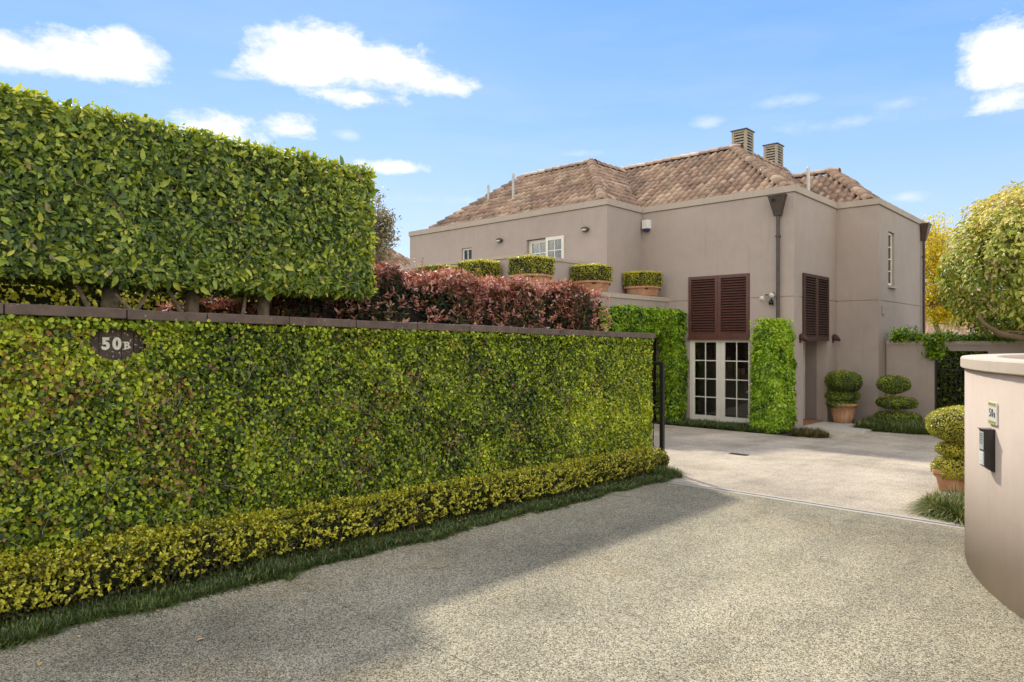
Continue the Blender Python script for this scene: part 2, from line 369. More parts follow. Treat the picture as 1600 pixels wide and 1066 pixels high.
# exposed aggregate concrete
def aggregate(name, dark, mid, light, warm, sc_=60):
    m, t, b = mat(name); p = pos(t)
    v = t.new('ShaderNodeTexVoronoi', in_Scale=sc_); t.l.new(p, v.inputs['Vector']); cr = t.new('ShaderNodeSeparateColor'); t.l.new(v.outputs['Color'], cr.inputs[0])
    v2 = t.new('ShaderNodeTexVoronoi', in_Scale=sc_*2.3); t.l.new(p, v2.inputs['Vector']); cr2 = t.new('ShaderNodeSeparateColor'); t.l.new(v2.outputs['Color'], cr2.inputs[0])
    g = t.math('ADD', t.math('MULTIPLY', cr.outputs[0], .6), t.math('MULTIPLY', cr2.outputs[1], .4))
    c = t.ramp(g, [(.12, dark), (.38, mid), (.62, light), (.85, [x*1.35 for x in light])])
    # stains
    n1 = t.noise(p, .55, 5, .6); n2 = t.noise(p, 2.3, 6, .65)
    st = t.math('ADD', t.math('MULTIPLY', n1, .7), t.math('MULTIPLY', n2, .3))
    k = t.ramp(st, [(.36, .66), (.5, .95), (.63, 1.15)]); c = t.mix(1.0, c, k, 'MULTIPLY')
    wf = t.math('MULTIPLY', t.math('SUBTRACT', t.noise(p, .8, 4, .6, 0), .54), 4, clamp=True); c = t.mix(t.math('MULTIPLY', wf, .5), c, c4(warm), 'MULTIPLY')
    mp = t.new('ShaderNodeMapping'); mp.inputs['Scale'].default_value = (1.3, .22, 1); t.l.new(p, mp.inputs[0])
    lane = t.ramp(t.noise(mp.outputs[0], 1.1, 5, .6), [(.36, .84), (.5, 1.0), (.62, 1.08)]); c = t.mix(1.0, c, lane, 'MULTIPLY')
    spot = t.math('MULTIPLY', t.math('SUBTRACT', t.noise(p, 1.9, 6, .7), .60), 8, clamp=True); c = t.mix(t.math('MULTIPLY', spot, .42), c, (.05, .045, .035, 1))
    lich = t.math('MULTIPLY', t.math('SUBTRACT', t.noise(p, 7, 5, .7), .60), 8, clamp=True); c = t.mix(t.math('MULTIPLY', lich, .22), c, (.55, .52, .42, 1))
    t.l.new(c, b.inputs['Base Color']); b.inputs['Roughness'].default_value = .85; b.inputs['Specular IOR Level'].default_value = .3
    bump(t, b, t.math('SUBTRACT', 1.0, v.outputs['Distance']), .6, .008); return m
M['drive'] = aggregate('exposed_aggregate_outer', (.05, .048, .032), (.18, .163, .11), (.41, .37, .255), (1.0, .84, .58), 120)
M['court'] = aggregate('exposed_aggregate_court', (.21, .175, .12), (.38, .325, .24), (.54, .47, .36), (1.0, .90, .76), 120)
M['band'] = simple('concrete_band', (.40, .37, .31), .85, var=.12, sc_=8)
M['lawn'] = simple('lawn_ground', (.06, .10, .025), .95, var=.3, sc_=2)
M['road'] = simple('street_asphalt', (.06, .06, .06), .9, var=.2, sc_=20)

def tilemat(name, lift=1.0):
    m, t, b = mat(name); p = pos(t); oi = t.new('ShaderNodeObjectInfo'); a = t.new('ShaderNodeAttribute', attribute_name='val')
    r = t.math('FRACT', t.math('ADD', t.math('ADD', oi.outputs['Random'], a.outputs['Fac']), t.math('MULTIPLY', t.noise(p, 1.1, 3), .35)))
    c = t.ramp(r, [(0, (.24, .155, .11)), (.2, (.44, .30, .205)), (.4, (.31, .20, .14)), (.6, (.56, .42, .30)), (.8, (.25, .165, .12)), (1, (.44, .29, .20))])
    n = t.noise(p, 1.4, 5, .65); n2 = t.noise(p, 22, 4, .6)
    lf = t.math('MULTIPLY', t.math('SUBTRACT', t.math('ADD', t.math('MULTIPLY', n, .75), t.math('MULTIPLY', n2, .3)), .50), 6, clamp=True)
    c = t.mix(t.math('MULTIPLY', lf, .75), c, (.09, .07, .058, 1))
    sp2 = t.math('MULTIPLY', t.math('SUBTRACT', t.noise(p, 40, 3, .6), .56), 9, clamp=True); c = t.mix(t.math('MULTIPLY', sp2, .55), c, (.44, .36, .27, 1))
    if lift != 1: c = t.mix(1.0, c, (lift, lift, lift, 1), 'MULTIPLY')
    t.l.new(c, b.inputs['Base Color']); b.inputs['Roughness'].default_value = .85; bump(t, b, n2, .3, .01); return m
M['tile'] = tilemat('clay_roof_tile')
M['tile_pale'] = tilemat('pale_clay_roof_tile', 1.5)
M['tile_bed'] = simple('roof_bedding', (.13, .085, .06), .95, var=.3)
def potmat():
    m, t, b = mat('terracotta'); p = pos(t); n = t.noise(p, 5, 5, .6); mp = t.new('ShaderNodeMapping'); mp.inputs['Scale'].default_value = (9, 9, .8); t.l.new(p, mp.inputs[0])
    s = t.noise(mp.outputs[0], 1.5, 4); c = t.ramp(n, [(.3, (.33, .155, .075)), (.7, (.50, .27, .15))])
    c = t.mix(t.math('MULTIPLY', t.math('SUBTRACT', s, .5), 3, clamp=True), c, (.52, .40, .28, 1)); t.l.new(c, b.inputs['Base Color']); b.inputs['Roughness'].default_value = .85; return m
M['terracotta'] = potmat()
def glassmat():
    m, t, b = mat('window_glass'); fr = t.new('ShaderNodeFresnel', in_IOR=1.5); gl = t.new('ShaderNodeBsdfGlossy', in_Roughness=.02); tr = t.new('ShaderNodeBsdfTransparent'); tr.inputs[0].default_value = (.8, .84, .82, 1)
    mx = t.new('ShaderNodeMixShader'); t.l.new(t.math('ADD', t.math('MULTIPLY', fr.outputs[0], 1.0), .03), mx.inputs[0]); t.l.new(tr.outputs[0], mx.inputs[1]); t.l.new(gl.outputs[0], mx.inputs[2]); t.l.new(mx.outputs[0], t.n['Material Output'].inputs[0]); return m
M['glass'] = glassmat()
def lampmat():
    m, t, b = mat('warm_bulb'); b.inputs['Emission Color'].default_value = (1, .7, .3, 1); b.inputs['Emission Strength'].default_value = 6; return m
M['bulb'] = lampmat()

L_creeper = leafmat('creeping_fig_leaf', [(0, (.015, .025, .008)), (.26, (.05, .085, .015)), (.46, (.18, .27, .02)), (.68, (.43, .54, .03)), (1, (.76, .78, .06))], (.42, .19, .09), .4, .3)
L_tall = leafmat('ficus_leaf', [(0, (.02, .038, .014)), (.3, (.06, .11, .025)), (.55, (.20, .30, .045)), (.78, (.44, .52, .06)), (1, (.75, .72, .10))], (.34, .26, .14), .42, .32, .5)
L_box = leafmat('box_hedge_leaf', [(0, (.03, .035, .010)), (.3, (.11, .125, .018)), (.52, (.40, .40, .028)), (.8, (.74, .68, .05)), (1, (.86, .80, .14))], (.30, .16, .06), .38, .3)
L_red = leafmat('photinia_leaf', [(0, (.022, .04, .018)), (.25, (.06, .08, .03)), (.45, (.17, .075, .05)), (.7, (.40, .15, .10)), (.9, (.60, .30, .22)), (1, (.72, .48, .38))], (.45, .34, .08), .5, .3, .35, (1, .7, .5))
L_vine = leafmat('jasmine_leaf', [(0, (.025, .06, .010)), (.3, (.11, .23, .015)), (.6, (.32, .52, .025)), (1, (.60, .74, .05))], (.3, .3, .05), .35, .35)
L_topi = leafmat('topiary_leaf', [(0, (.03, .05, .010)), (.35, (.10, .16, .018)), (.7, (.32, .40, .03)), (1, (.56, .56, .06))], (.2, .16, .05), .38, .3)
L_topi_y = leafmat('yellow_topiary_leaf', [(0, (.10, .11, .015)), (.35, (.38, .38, .035)), (.7, (.68, .62, .06)), (1, (.85, .74, .18))], (.5, .25, .12), .35, .3)
L_round = leafmat('round_tree_leaf', [(0, (.04, .07, .012)), (.3, (.15, .22, .025)), (.55, (.42, .46, .06)), (.8, (.72, .68, .20)), (1, (.82, .66, .12))], (.60, .38, .26), .5, .35, .35)
L_yellow = leafmat('yellow_tree_leaf', [(0, (.60, .48, .03)), (.5, (.82, .66, .04)), (1, (.92, .80, .12))], (.6, .5, .1), .5, .6)
L_grass = leafmat('mondo_grass_blade', [(0, (.035, .055, .018)), (.5, (.10, .15, .035)), (.85, (.20, .26, .06)), (1, (.46, .38, .14))], (.35, .27, .13), .4, .2)
L_grass_b = leafmat('brown_green_grass_blade', [(0, (.03, .045, .012)), (.5, (.12, .12, .03)), (1, (.30, .17, .07))], (.25, .08, .04), .5, .2)
L_far = leafmat('far_tree_leaf', [(0, (.14, .13, .06)), (.5, (.32, .27, .13)), (1, (.50, .42, .24))], (.2, .2, .1), .5, .25)
L_dry = simple('dry_leaf', (.50, .36, .17), .8, var=.3, sc_=30)

# ------------------------------------------------------------------ the ground
def gh(y):                       # height of the ground below the eye
    if y <= -4: return 1.798
    if y <= 9: return 1.87+.018*y
    if y <= 17: return 2.032+(y-9)/8*.298
    return 2.33
def gz(y): return EYE-gh(y)
def sheet(name, polys, m, dz, label=None, parent=None, thick=0):
    """polys: list of (x0,x1,y0,y1); split along y at the breaks of slope"""
    mb = MB()
    for x0, x1, y0, y1 in polys:
        ys = sorted({y0, y1, *[b for b in (-4, 9, 17) if y0 < b < y1]})
        for a, b in zip(ys, ys[1:]):
            v = [(x0,a,gz(a)+dz),(x1,a,gz(a)+dz),(x1,b,gz(b)+dz),(x0,b,gz(b)+dz)]
            mb.add(v, [(0,1,2,3)])
            if thick:
                w = [(p[0], p[1], p[2]-thick) for p in v]
                for i, j in ((0,1),(1,2),(2,3),(3,0)): mb.add([v[i], w[i], w[j], v[j]], [(0,1,2,3)])
    o = mb.build(name, m); o['kind'] = 'structure'
    if label: o['label'] = label
    return o
sheet('ground', [(-700, 700, -300, 1200)], M['lawn'], -.075)
sheet('soil_bed', [(-9.5, -5.25, -6, 11.5), (-11.2, -2.0, 16.2, 22.1)], M['soil'], -.012, thick=.03)
GR = .007
slab_root = thing('driveway', (0, 4, gz(4)), 'grey exposed aggregate driveway laid in slabs with cut joints', 'driveway'); slab_root['kind'] = 'structure'; del slab_root['category']
def slab(x0, x1, y0, y1, m, dz=.004, name='slab'):
    mb = MB(); ys = sorted({y0, y1, *[b for b in (-4, 9, 17) if y0 < b < y1]})
    for a, b in zip(ys, ys[1:]):
        v = [(x0,a,gz(a)+dz),(x1,a,gz(a)+dz),(x1,b,gz(b)+dz),(x0,b,gz(b)+dz)]; w = [(p[0], p[1], p[2]-.05) for p in v]
        mb.add(v, [(0,1,2,3)]); mb.add([v[0], w[0], w[1], v[1]], [(0,1,2,3)]); mb.add([v[3], v[2], w[2], w[3]], [(0,1,2,3)])
        mb.add([v[1], w[1], w[2], v[2]], [(0,1,2,3)]); mb.add([v[0], v[3], w[3], w[0]], [(0,1,2,3)])
    return mb.build(name, m, slab_root)
slab(-5.27, 9, -5, 2.84-GR/2, M['drive']); slab(-5.27, 9, 2.84+GR/2, 8.76, M['drive'])
slab(-5.27, 9, 8.90, 8.985, M['band'], .004, 'concrete_band'); slab(-5.27, 9, 8.76+.012, 8.85, M['band'], .004, 'concrete_band'); slab(-5.9, 9, 8.85, 8.90, M['black'], -.012, 'gate_track_channel')
slab(-9.8, 9, 8.99, 12.85, M['court']); slab(-10.4, 9, 12.85+GR, 17.0, M['court']); slab(-6.3, 9, 17.0+GR, 19.7, M['court']); slab(-3.1, 9, 19.7+GR, 22.05, M['court'])
sheet('street', [(-60, 60, -16, -5.02)], M['road'], .002)
# drain grate in the court
dg = thing('drain_grate', (-5.75, 12.6, gz(12.6)), 'small dark drain grate set flush in the pale court', 'drain')
MB().box(-5.95, -5.60, 12.5, 12.68, gz(12.6)-.03, gz(12.6)+.009).build('grate_frame', M['black'], dg)
for i in range(7): MB().box(-5.94+.05*i, -5.915+.05*i, 12.51, 12.67, gz(12.6)+.0095, gz(12.6)+.016).build('bar', M['copper'], dg)

# ------------------------------------------------------------------ the house
house = thing('house', (-11, 18.1, 0), 'two storey taupe rendered house with clay tile roofs behind the parapet', 'house')
HZ = lambda h: EYE+h
TOP, GRV = HZ(4.05), HZ(1.165)
FP = [(-20.2, 16.24), (-11.36, 16.24), (-11.36, 18.1), (-6.8, 18.1), (-6.8, 21.4), (-5.68, 21.4), (-5.68, 26.7), (-20.2, 26.7)]
holes_A1 = [(-9.78, -8.0, .02, HZ(.08)), (-9.82, -7.99, HZ(.09), HZ(1.84))]
holes_B1 = [(18.72, 20.6, -.1, HZ(.08)), (18.66, 20.6, HZ(.08), HZ(1.81))]
holes_A0 = [(-14.42, -12.9, HZ(1.27), HZ(3.17)), (-17.4, -16.9, HZ(2.75), HZ(3.17))]
holes_B2 = [(22.4, 23.05, HZ(1.63), HZ(3.23))]
def wall(name, *segs, m='stucco'):
    mb = MB()
    for (axis, c, inw, u0, u1, z0, z1, hs, th) in segs: panel(mb, axis, c, inw, u0, u1, z0, z1, hs, th)
    return fix_normals(mb.build(name, M[m], house))
def two(axis, c, inw, u0, u1, hs, th=.3):
    g = .009
    lo = [(a, b, max(z0, -.1), min(z1, GRV-g)) for a, b, z0, z1 in hs if z0 < GRV-g]; hi = [(a, b, max(z0, GRV+g), z1) for a, b, z0, z1 in hs if z1 > GRV+g]
    mid = [(a, b, GRV-g, GRV+g) for a, b, z0, z1 in hs if z0 < GRV < z1]
    return [(axis, c, inw, u0, u1, -.1, GRV-g, lo, th), (axis, c+inw*.022, inw, u0, u1, GRV-g, GRV+g, mid, th-.03), (axis, c, inw, u0, u1, GRV+g, TOP-.17, hi, th)]
wall('front_wall', *two('y', 18.1, 1, -11.66, -6.8, holes_A1))
wA0 = wall('terrace_wall', *two('y', 16.24, 1, -20.2, -11.36, holes_A0))
wall('side_wall', *two('x', -11.36, -1, 16.54, 18.1, []))
wall('entrance_wall', *two('x', -6.8, -1, 18.4, 21.4, holes_B1))
wall('wing_front_wall', *two('y', 21.4, 1, -7.1, -5.68, []))
wB2 = wall('wing_side_wall', *two('x', -5.68, -1, 21.7, 26.7, holes_B2))
wall('rear_wall', *two('y', 26.7, -1, -20.2, -5.98, [])); wall('end_wall', *two('x', -20.2, 1, 16.54, 26.4, []))
cp = ring(MB(), FP, .035, -.33, TOP-.17, TOP).build('parapet_coping', M['coping'], house)
ring(MB(), FP, .012, -.29, TOP-.19, TOP-.17).build('coping_shadow_strip', M['stucco_shade'], house)  # solid dark strip, the shadow line under the coping put in as colour

# entrance recess and french door
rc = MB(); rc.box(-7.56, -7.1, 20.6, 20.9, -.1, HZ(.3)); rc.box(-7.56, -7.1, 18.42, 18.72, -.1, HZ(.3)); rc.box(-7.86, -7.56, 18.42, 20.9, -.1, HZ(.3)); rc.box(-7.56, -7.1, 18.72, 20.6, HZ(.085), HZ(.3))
rc.build('entrance_recess', M['stucco_shade'], house)
ed = MB().box(-7.56, -7.50, 18.9, 20.4, 0.02, 2.2).build('front_door', M['cream'], house)
fr_ = MB(); fr_.box(-7.555, -7.42, 20.42, 20.596, .01, 2.32); fr_.box(-7.555, -7.42, 18.74, 18.9, .01, 2.32); fr_.box(-7.555, -7.42, 18.9, 20.42, 2.2, 2.32); fr_.build('door_frame', M['cream'], house)
MB().tube([(-7.45, 20.2, 1.0), (-7.45, 20.2, 1.2)], .015).build('handle', M['steel'], ed)
# shutters
def shutter(axis, c, u0, u1, z0, z1, m, out, nslat):
    """pair of louvred leaves, out = direction to the outside"""
    sh = MB(); fw = .085; d0, d1 = c, c+out*.075
    def bx(mb, a, b, e, f, g, h): (mb.box(a, b, min(e, f), max(e, f), g, h) if axis == 'y' else mb.box(min(e, f), max(e, f), a, b, g, h))
    um = (u0+u1)/2
    for a, b in ((u0, um-.003), (um+.003, u1)):
        s_ = MB(); bx(s_, a, a+fw, d0, d1, z0, z1); bx(s_, b-fw, b, d0, d1, z0, z1); bx(s_, a+fw, b-fw, d0, d1, z0, z0+fw*1.4); bx(s_, a+fw, b-fw, d0, d1, z1-fw, z1)
        cx = (a+b)/2; loc = (cx, c, (z0+z1)/2) if axis == 'y' else (c, cx, (z0+z1)/2)
        leaf = s_.build('shutter', M[m], house, loc=loc)
        k = MB(); bx(k, a+fw, b-fw, c-out*.012, c, z0+fw, z1-fw); k.build('backing', M['louver_dark'], leaf)
        w = (b-a)/2-fw-.002; me = None; zz0, zz1 = z0+fw*1.4, z1-fw; st = (zz1-zz0)/nslat
        for i in range(nslat):
            zc = zz0+st*(i+.5); L = (cx, c+out*.04, zc) if axis == 'y' else (c+out*.04, cx, zc)
            if me is None:
                q = MB()
                if axis == 'y': pr = [(.032*out, -.026), (.032*out, -.016), (-.026*out, .026), (-.026*out, .016)]; q.add([(x, y, z) for x in (-w, w) for y, z in pr], [(0,1,2,3),(7,6,5,4),(0,4,5,1),(1,5,6,2),(2,6,7,3),(3,7,4,0)])
                else: pr = [(.032*out, -.026), (.032*out, -.016), (-.026*out, .026), (-.026*out, .016)]; q.add([(y, x, z) for x in (-w, w) for y, z in pr], [(0,1,2,3),(7,6,5,4),(0,4,5,1),(1,5,6,2),(2,6,7,3),(3,7,4,0)])
                o = q.build('slat', M[m], leaf, loc=L, local=True); fix_normals(o); me = o.data
            else: link('slat', me, leaf, L)
shutter('y', 18.1+.05, -9.81, -8.0, HZ(.10), HZ(1.835), 'shutter', -1, 21)
MB().box(-9.82, -7.99, 18.03, 18.13, HZ(.03), HZ(.098)).build('shutter_rail', M['shutter'], house)
MB().box(-10.1, -7.7, 18.402, 18.43, HZ(.085), HZ(2)).build('window_backing', M['louver_dark'], house)
shutter('x', -6.8-.02, 18.67, 20.59, HZ(.0), HZ(1.805), 'shutter_dark', 1, 23)
MB().box(-7.12, -7.102, 18.5, 20.8, HZ(.31), HZ(2)).build('window_backing', M['louver_dark'], house)
# glazed doors / windows: frame with glazing bars, panes as sub-parts
def glazed(name, axis, y, x0, x1, z0, z1, out, stile_l, stile_r, rail_b, rail_t, nx, nz, th=.05, bar=.028, m='cream'):
    def bx(mb, a, b, g, h, d0=0., d1=th):
        e, f = sorted((y-out*d0, y-out*d1)); (mb.box(a, b, e, f, g, h) if axis == 'y' else mb.box(e, f, a, b, g, h))
    f = MB(); a0, a1, b0, b1 = x0+stile_l, x1-stile_r, z0+rail_b, z1-rail_t
    bx(f, x0, a0, z0, z1); bx(f, a1, x1, z0, z1); bx(f, a0, a1, z0, b0); bx(f, a0, a1, b1, z1)
    sx = (a1-a0)/nx; sz = (b1-b0)/nz
    for i in range(1, nx): bx(f, a0+sx*i-bar/2, a0+sx*i+bar/2, b0, b1, .008, th-.008)
    for j in range(1, nz):
        for i in range(nx): bx(f, a0+sx*i+(bar/2 if i else 0), a0+sx*(i+1)-(bar/2 if i < nx-1 else 0), b0+sz*j-bar/2, b0+sz*j+bar/2, .01, th-.01)
    loc = ((x0+x1)/2, y, z0) if axis == 'y' else (y, (x0+x1)/2, z0)
    o = f.build(name, M[m], house, loc=loc)
    for i in range(nx):
        for j in range(nz):
            g = MB(); bx(g, a0+sx*i, a0+sx*(i+1), b0+sz*j, b0+sz*(j+1), th*.45, th*.55); g.build('pane', M['glass'], o)
    return o
fd = MB(); fd.box(-9.78, -9.70, 18.12, 18.2, .02, HZ(.08)); fd.box(-8.03, -8.0, 18.12, 18.2, .02, HZ(.08)); fd.box(-9.70, -8.03, 18.12, 18.2, HZ(.0), HZ(.08)); fd.box(-9.70, -8.03, 18.12, 18.2, .02, .09)
fd.build('door_frame', M['cream'], house)
glazed('french_door', 'y', 18.15, -9.698, -8.86, .092, HZ(-.002), -1, .05, .13, .13, .035, 2, 4)
glazed('french_door', 'y', 18.15, -8.857, -8.032, .092, HZ(-.002), -1, .13, .02, .13, .035, 2, 4)
# room behind the french doors
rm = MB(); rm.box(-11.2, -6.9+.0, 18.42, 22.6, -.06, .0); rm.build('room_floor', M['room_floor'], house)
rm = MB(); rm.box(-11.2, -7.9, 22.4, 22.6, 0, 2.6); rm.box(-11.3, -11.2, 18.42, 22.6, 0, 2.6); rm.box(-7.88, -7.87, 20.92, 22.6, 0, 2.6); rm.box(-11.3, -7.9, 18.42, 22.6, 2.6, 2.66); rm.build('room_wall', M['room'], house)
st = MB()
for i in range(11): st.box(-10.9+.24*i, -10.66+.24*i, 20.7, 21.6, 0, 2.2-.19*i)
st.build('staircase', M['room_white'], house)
bl = MB()
for i in range(12): bl.tube([(-10.8+.23*i, 20.66, 2.15-.19*i), (-10.8+.23*i, 20.66, 3.0-.19*i)], .012, 5)
bl.tube([(-10.9, 20.66, 3.05), (-8.2, 20.66, .85)], .025, 6); bl.build('stair_rail', M['black'], house)
core_ell(MB(), (-9.15, 22.0, 1.5), (.05, .05, .05)).build('wall_light', M['bulb'], house)
# terrace doors (left leaf closed, right leaf swung open proud of the wall), little window, wing window
MB().box(-14.42, -12.9, 16.542, 16.56, HZ(1.2), HZ(3.3)).build('window_backing', M['louver_dark'], house)
MB().box(-17.45, -16.85, 16.542, 16.56, HZ(2.7), HZ(3.3)).build('window_backing', M['louver_dark'], house)
glazed('french_door', 'y', 16.36, -14.41, -13.60, HZ(1.28), HZ(3.15), -1, .12, .05, .2, .1, 2, 5)
glazed('french_door', 'y', 16.20, -13.60, -12.90, HZ(1.28), HZ(3.16), -1, .09, .09, .2, .1, 2, 5)
glazed('window', 'y', 16.30, -17.39, -16.91, HZ(2.76), HZ(3.16), -1, .05, .05, .03, .05, 2, 1)
MB().box(-6.0, -5.985, 22.3, 23.2, HZ(1.5), HZ(3.3)).build('window_backing', M['louver_dark'], house)
glazed('window', 'x', -5.745, 22.41, 23.04, HZ(1.66), HZ(3.22), 1, .09, .09, .06, .06, 1, 4)
MB().box(-5.86, -5.60, 22.36, 23.09, HZ(1.56), HZ(1.628)).build('window_sill', M['coping'], house)

# lower block with garage and terrace
gb = MB().prism([(-20.2, 11.8), (-10.77, 11.8), (-10.77, 18.1), (-11.36, 18.1), (-11.36, 16.24), (-20.2, 16.24)], -.1, HZ(1.155)); gb.build('garage_block', M['stucco'], house)
fix_normals(panel(MB(), 'x', -10.47, -1, 11.8, 18.1, -.1, HZ(1.155), [(12.6, 17.75, -.1, HZ(.18))], .3).build('garage_wall', M['stucco'], house))
ledge = offset_poly([(-20.2, 11.8), (-10.47, 11.8), (-10.47, 18.1), (-11.36, 18.1), (-11.36, 16.24), (-20.2, 16.24)], .03)
ledge = [(-20.23, 11.77), (-10.44, 11.77), (-10.44, 18.098), (-11.358, 18.098), (-11.358, 16.238), (-20.23, 16.238)]
MB().prism(ledge, HZ(1.155), HZ(1.275)).build('terrace_ledge', M['coping'], house)
gd = MB().box(-10.74, -10.68, 12.62, 17.73, -.05, HZ(.16)).build('garage_door', M['shutter_dark'], house)
for i in range(17): MB().box(-10.68, -10.665, 12.64+.3*i, 12.64+.3*i+.285, -.05, HZ(.15)).build('board', M['shutter_dark'], gd)
MB().box(-10.47, -10.39, 12.4, 17.9, HZ(.12), HZ(.24)).build('garage_lintel', M['copper'], house)
MB().box(-20.2, -11.56, 12.7, 12.9, HZ(1.275), HZ(2.08)).box(-11.56, -11.36, 12.7, 16.238, HZ(1.275), HZ(2.08)).build('terrace_parapet', M['stucco'], house)
MB().prism([(-20.2, 12.67), (-11.33, 12.67), (-11.33, 16.236), (-11.59, 16.236), (-11.59, 12.93), (-20.2, 12.93)], HZ(2.08), HZ(2.165)).build('terrace_coping', M['coping'], house)

# ---- roofs: slopes with barrel tiles
H0 = 4.1
roofs = [   # name, polygon of 3D points (counter-clockwise seen from outside), eave first edge
    ('roof_front_west', [(-19.4, 16.62, 4.0), (-11.78, 16.62, 4.0), (-14.5, 19.76, 6.2), (-17.6, 19.76, 6.2)]),
    ('roof_east_west', [(-11.78, 16.62, 4.0), (-11.78, 18.52, 4.0), (-14.5, 21.76, 6.2), (-14.5, 19.76, 6.2)]),
    ('roof_left', [(-19.4, 25.0, 4.0), (-19.4, 16.62, 4.0), (-17.6, 19.76, 6.2), (-17.6, 25.0, 6.2)]),
    ('roof_front_main', [(-11.78, 18.52, 4.0), (-7.15, 18.52, 4.0), (-10.3, 22.07, 6.38), (-14.74, 22.07, 6.38)]),
    ('roof_east_main', [(-7.15, 18.52, 4.0), (-7.15, 26.5, 4.0), (-10.3, 26.5, 6.38), (-10.3, 22.07, 6.38)]),
    ('roof_front_wing', [(-7.15, 21.76, 4.0), (-6.02, 21.76, 4.0), (-7.77, 23.83, 5.48), (-8.98, 23.83, 5.48)]),
    ('roof_east_wing', [(-6.02, 21.76, 4.0), (-6.02, 26.5, 4.0), (-7.77, 26.5, 5.48), (-7.77, 23.83, 5.48)]),
]
TW, TL, EXP = .245, .46, .34
def tile_geo():
    prof = []                                     # across the tile: shallow pan then barrel
    for k in range(3): prof.append((-TW/2+k*.040, -.012 if k == 1 else .0))
    for k in range(9):
        th = math.pi*(1-k/8); prof.append((TW/2-.076+.072*math.cos(th), .105*math.sin(th)))
    v = []; n = len(prof)
    for (yy, zz) in ((0, .05), (TL, .0)):
        v += [(x, yy, z*(1 if yy == 0 else .9)+zz) for x, z in prof]
    v += [(x*.98, .0, z*.80+.012) for x, z in prof]
    f = [(i, i+1, n+i+1, n+i) for i in range(n-1)]+[(2*n+i, 2*n+i+1, i+1, i) for i in range(n-1)]
    return v, f
TV, TF = tile_geo()
RV = []
for (yy, sc2) in ((0, 1.0), (.42, .86)):
    for k in range(9):
        th = math.pi*(1-k/8); RV.append((.165*sc2*math.cos(th), yy, .15*sc2*math.sin(th)+(.035 if yy == 0 else 0)))
for k in range(9):
    th = math.pi*(1-k/8); RV.append((.14*math.cos(th), 0, .12*math.sin(th)+.01))
RF = [(i, i+1, 9+i+1, 9+i) for i in range(8)]+[(18+i, 18+i+1, i+1, i) for i in range(8)]
def add_tiles_to(mb, vals, T, V, Fc):
    mb.add([T @ Vector(v) for v in V], Fc); vals += [random.random()]*len(Fc)
def mesh_from(V, Fc, m, smooth=True):
    me = bpy.data.meshes.new('tile'); me.from_pydata(V, [], Fc); me.materials.append(m); me.polygons.foreach_set('use_smooth', [True]*len(Fc)); return me
tile_me = mesh_from(TV, TF, M['tile']); ridge_me = mesh_from(RV, RF, M['tile'])
def inside(p, poly):
    c = False; n = len(poly)
    for i in range(n):
        (x1, y1), (x2, y2) = poly[i], poly[i-1]
        if (y1 > p[1]) != (y2 > p[1]) and p[0] < (x2-x1)*(p[1]-y1)/(y2-y1)+x1: c = not c
    return c
cand = []                                         # (distance, matrix, slope index, kind)
roof_parts = []
for name, pts in roofs:
    P = [Vector((x, y, HZ(h))) for x, y, h in pts]
    u = (P[1]-P[0]).normalized(); nn = u.cross(P[2]-P[1]).normalized()
    if nn.z < 0: nn = -nn
    v = nn.cross(u).normalized(); v = v if v.z > 0 else -v
    poly = [((p-P[0]).dot(u), (p-P[0]).dot(v)) for p in P]
    b = MB(); b.add(P+[p-nn*.08 for p in P], [(0,1,2,3), (7,6,5,4), (0,4,5,1), (1,5,6,2), (2,6,7,3), (3,7,4,0)])
    ro = b.build('roof', M['tile_bed'], house, loc=P[0]); roof_parts.append(ro)
    um = max(p[0] for p in poly); u_min = min(p[0] for p in poly); vm = max(p[1] for p in poly)
    j = 0
    while j*EXP < vm:
        i = 0
        while u_min+i*TW < um:
            uu = u_min+TW*(i+.5)+(.004*math.sin(j*1.7)); vv = j*EXP
            if inside((uu, vv+.22), poly) and (name != 'roof_left' or inside((uu+.12, vv+.3), poly)):
                Mx = Matrix.Identity(4); jt = random.uniform(-.012, .012)
                xx = (u+v*jt).normalized(); yy = nn.cross(xx).normalized()
                for r_ in range(3): Mx[r_][0] = xx[r_]; Mx[r_][1] = yy[r_]; Mx[r_][2] = nn[r_]; Mx[r_][3] = (P[0]+u*uu+v*vv+nn*.012+nn*random.uniform(0, .006))[r_]
                d = (Mx.translation-Vector((0, 0, EYE))).length
                vis = vv > .3 and name in ('roof_front_west', 'roof_east_west', 'roof_front_main', 'roof_front_wing', 'roof_east_main')
                cand.append((d+(0 if vis else 100), Mx, len(roof_parts)-1))
            i += 1
        j += 1
cand.sort(key=lambda t: t[0])
def place_mat(name, me, parent, Mx):
    o = bpy.data.objects.new(name, me); C.objects.link(o); o.parent = parent
    L = Mx.copy(); L.translation = Mx.translation-wl(parent); o.matrix_local = L; return o
for d, Mx, k in cand[:255]: place_mat('roof_tile', tile_me, roof_parts[k], Mx)
rest = {}
for d, Mx, k in cand[255:]:
    mb, vals = rest.setdefault(k, (MB(), [])); add_tiles_to(mb, vals, Mx, TV, TF)
for k, (mb, vals) in rest.items():
    o = mb.build('roof_tiling', M['tile'], roof_parts[k], smooth=True); o['kind'] = 'stuff'
    a = o.data.attributes.new('val', 'FLOAT', 'FACE'); a.data.foreach_set('value', vals)
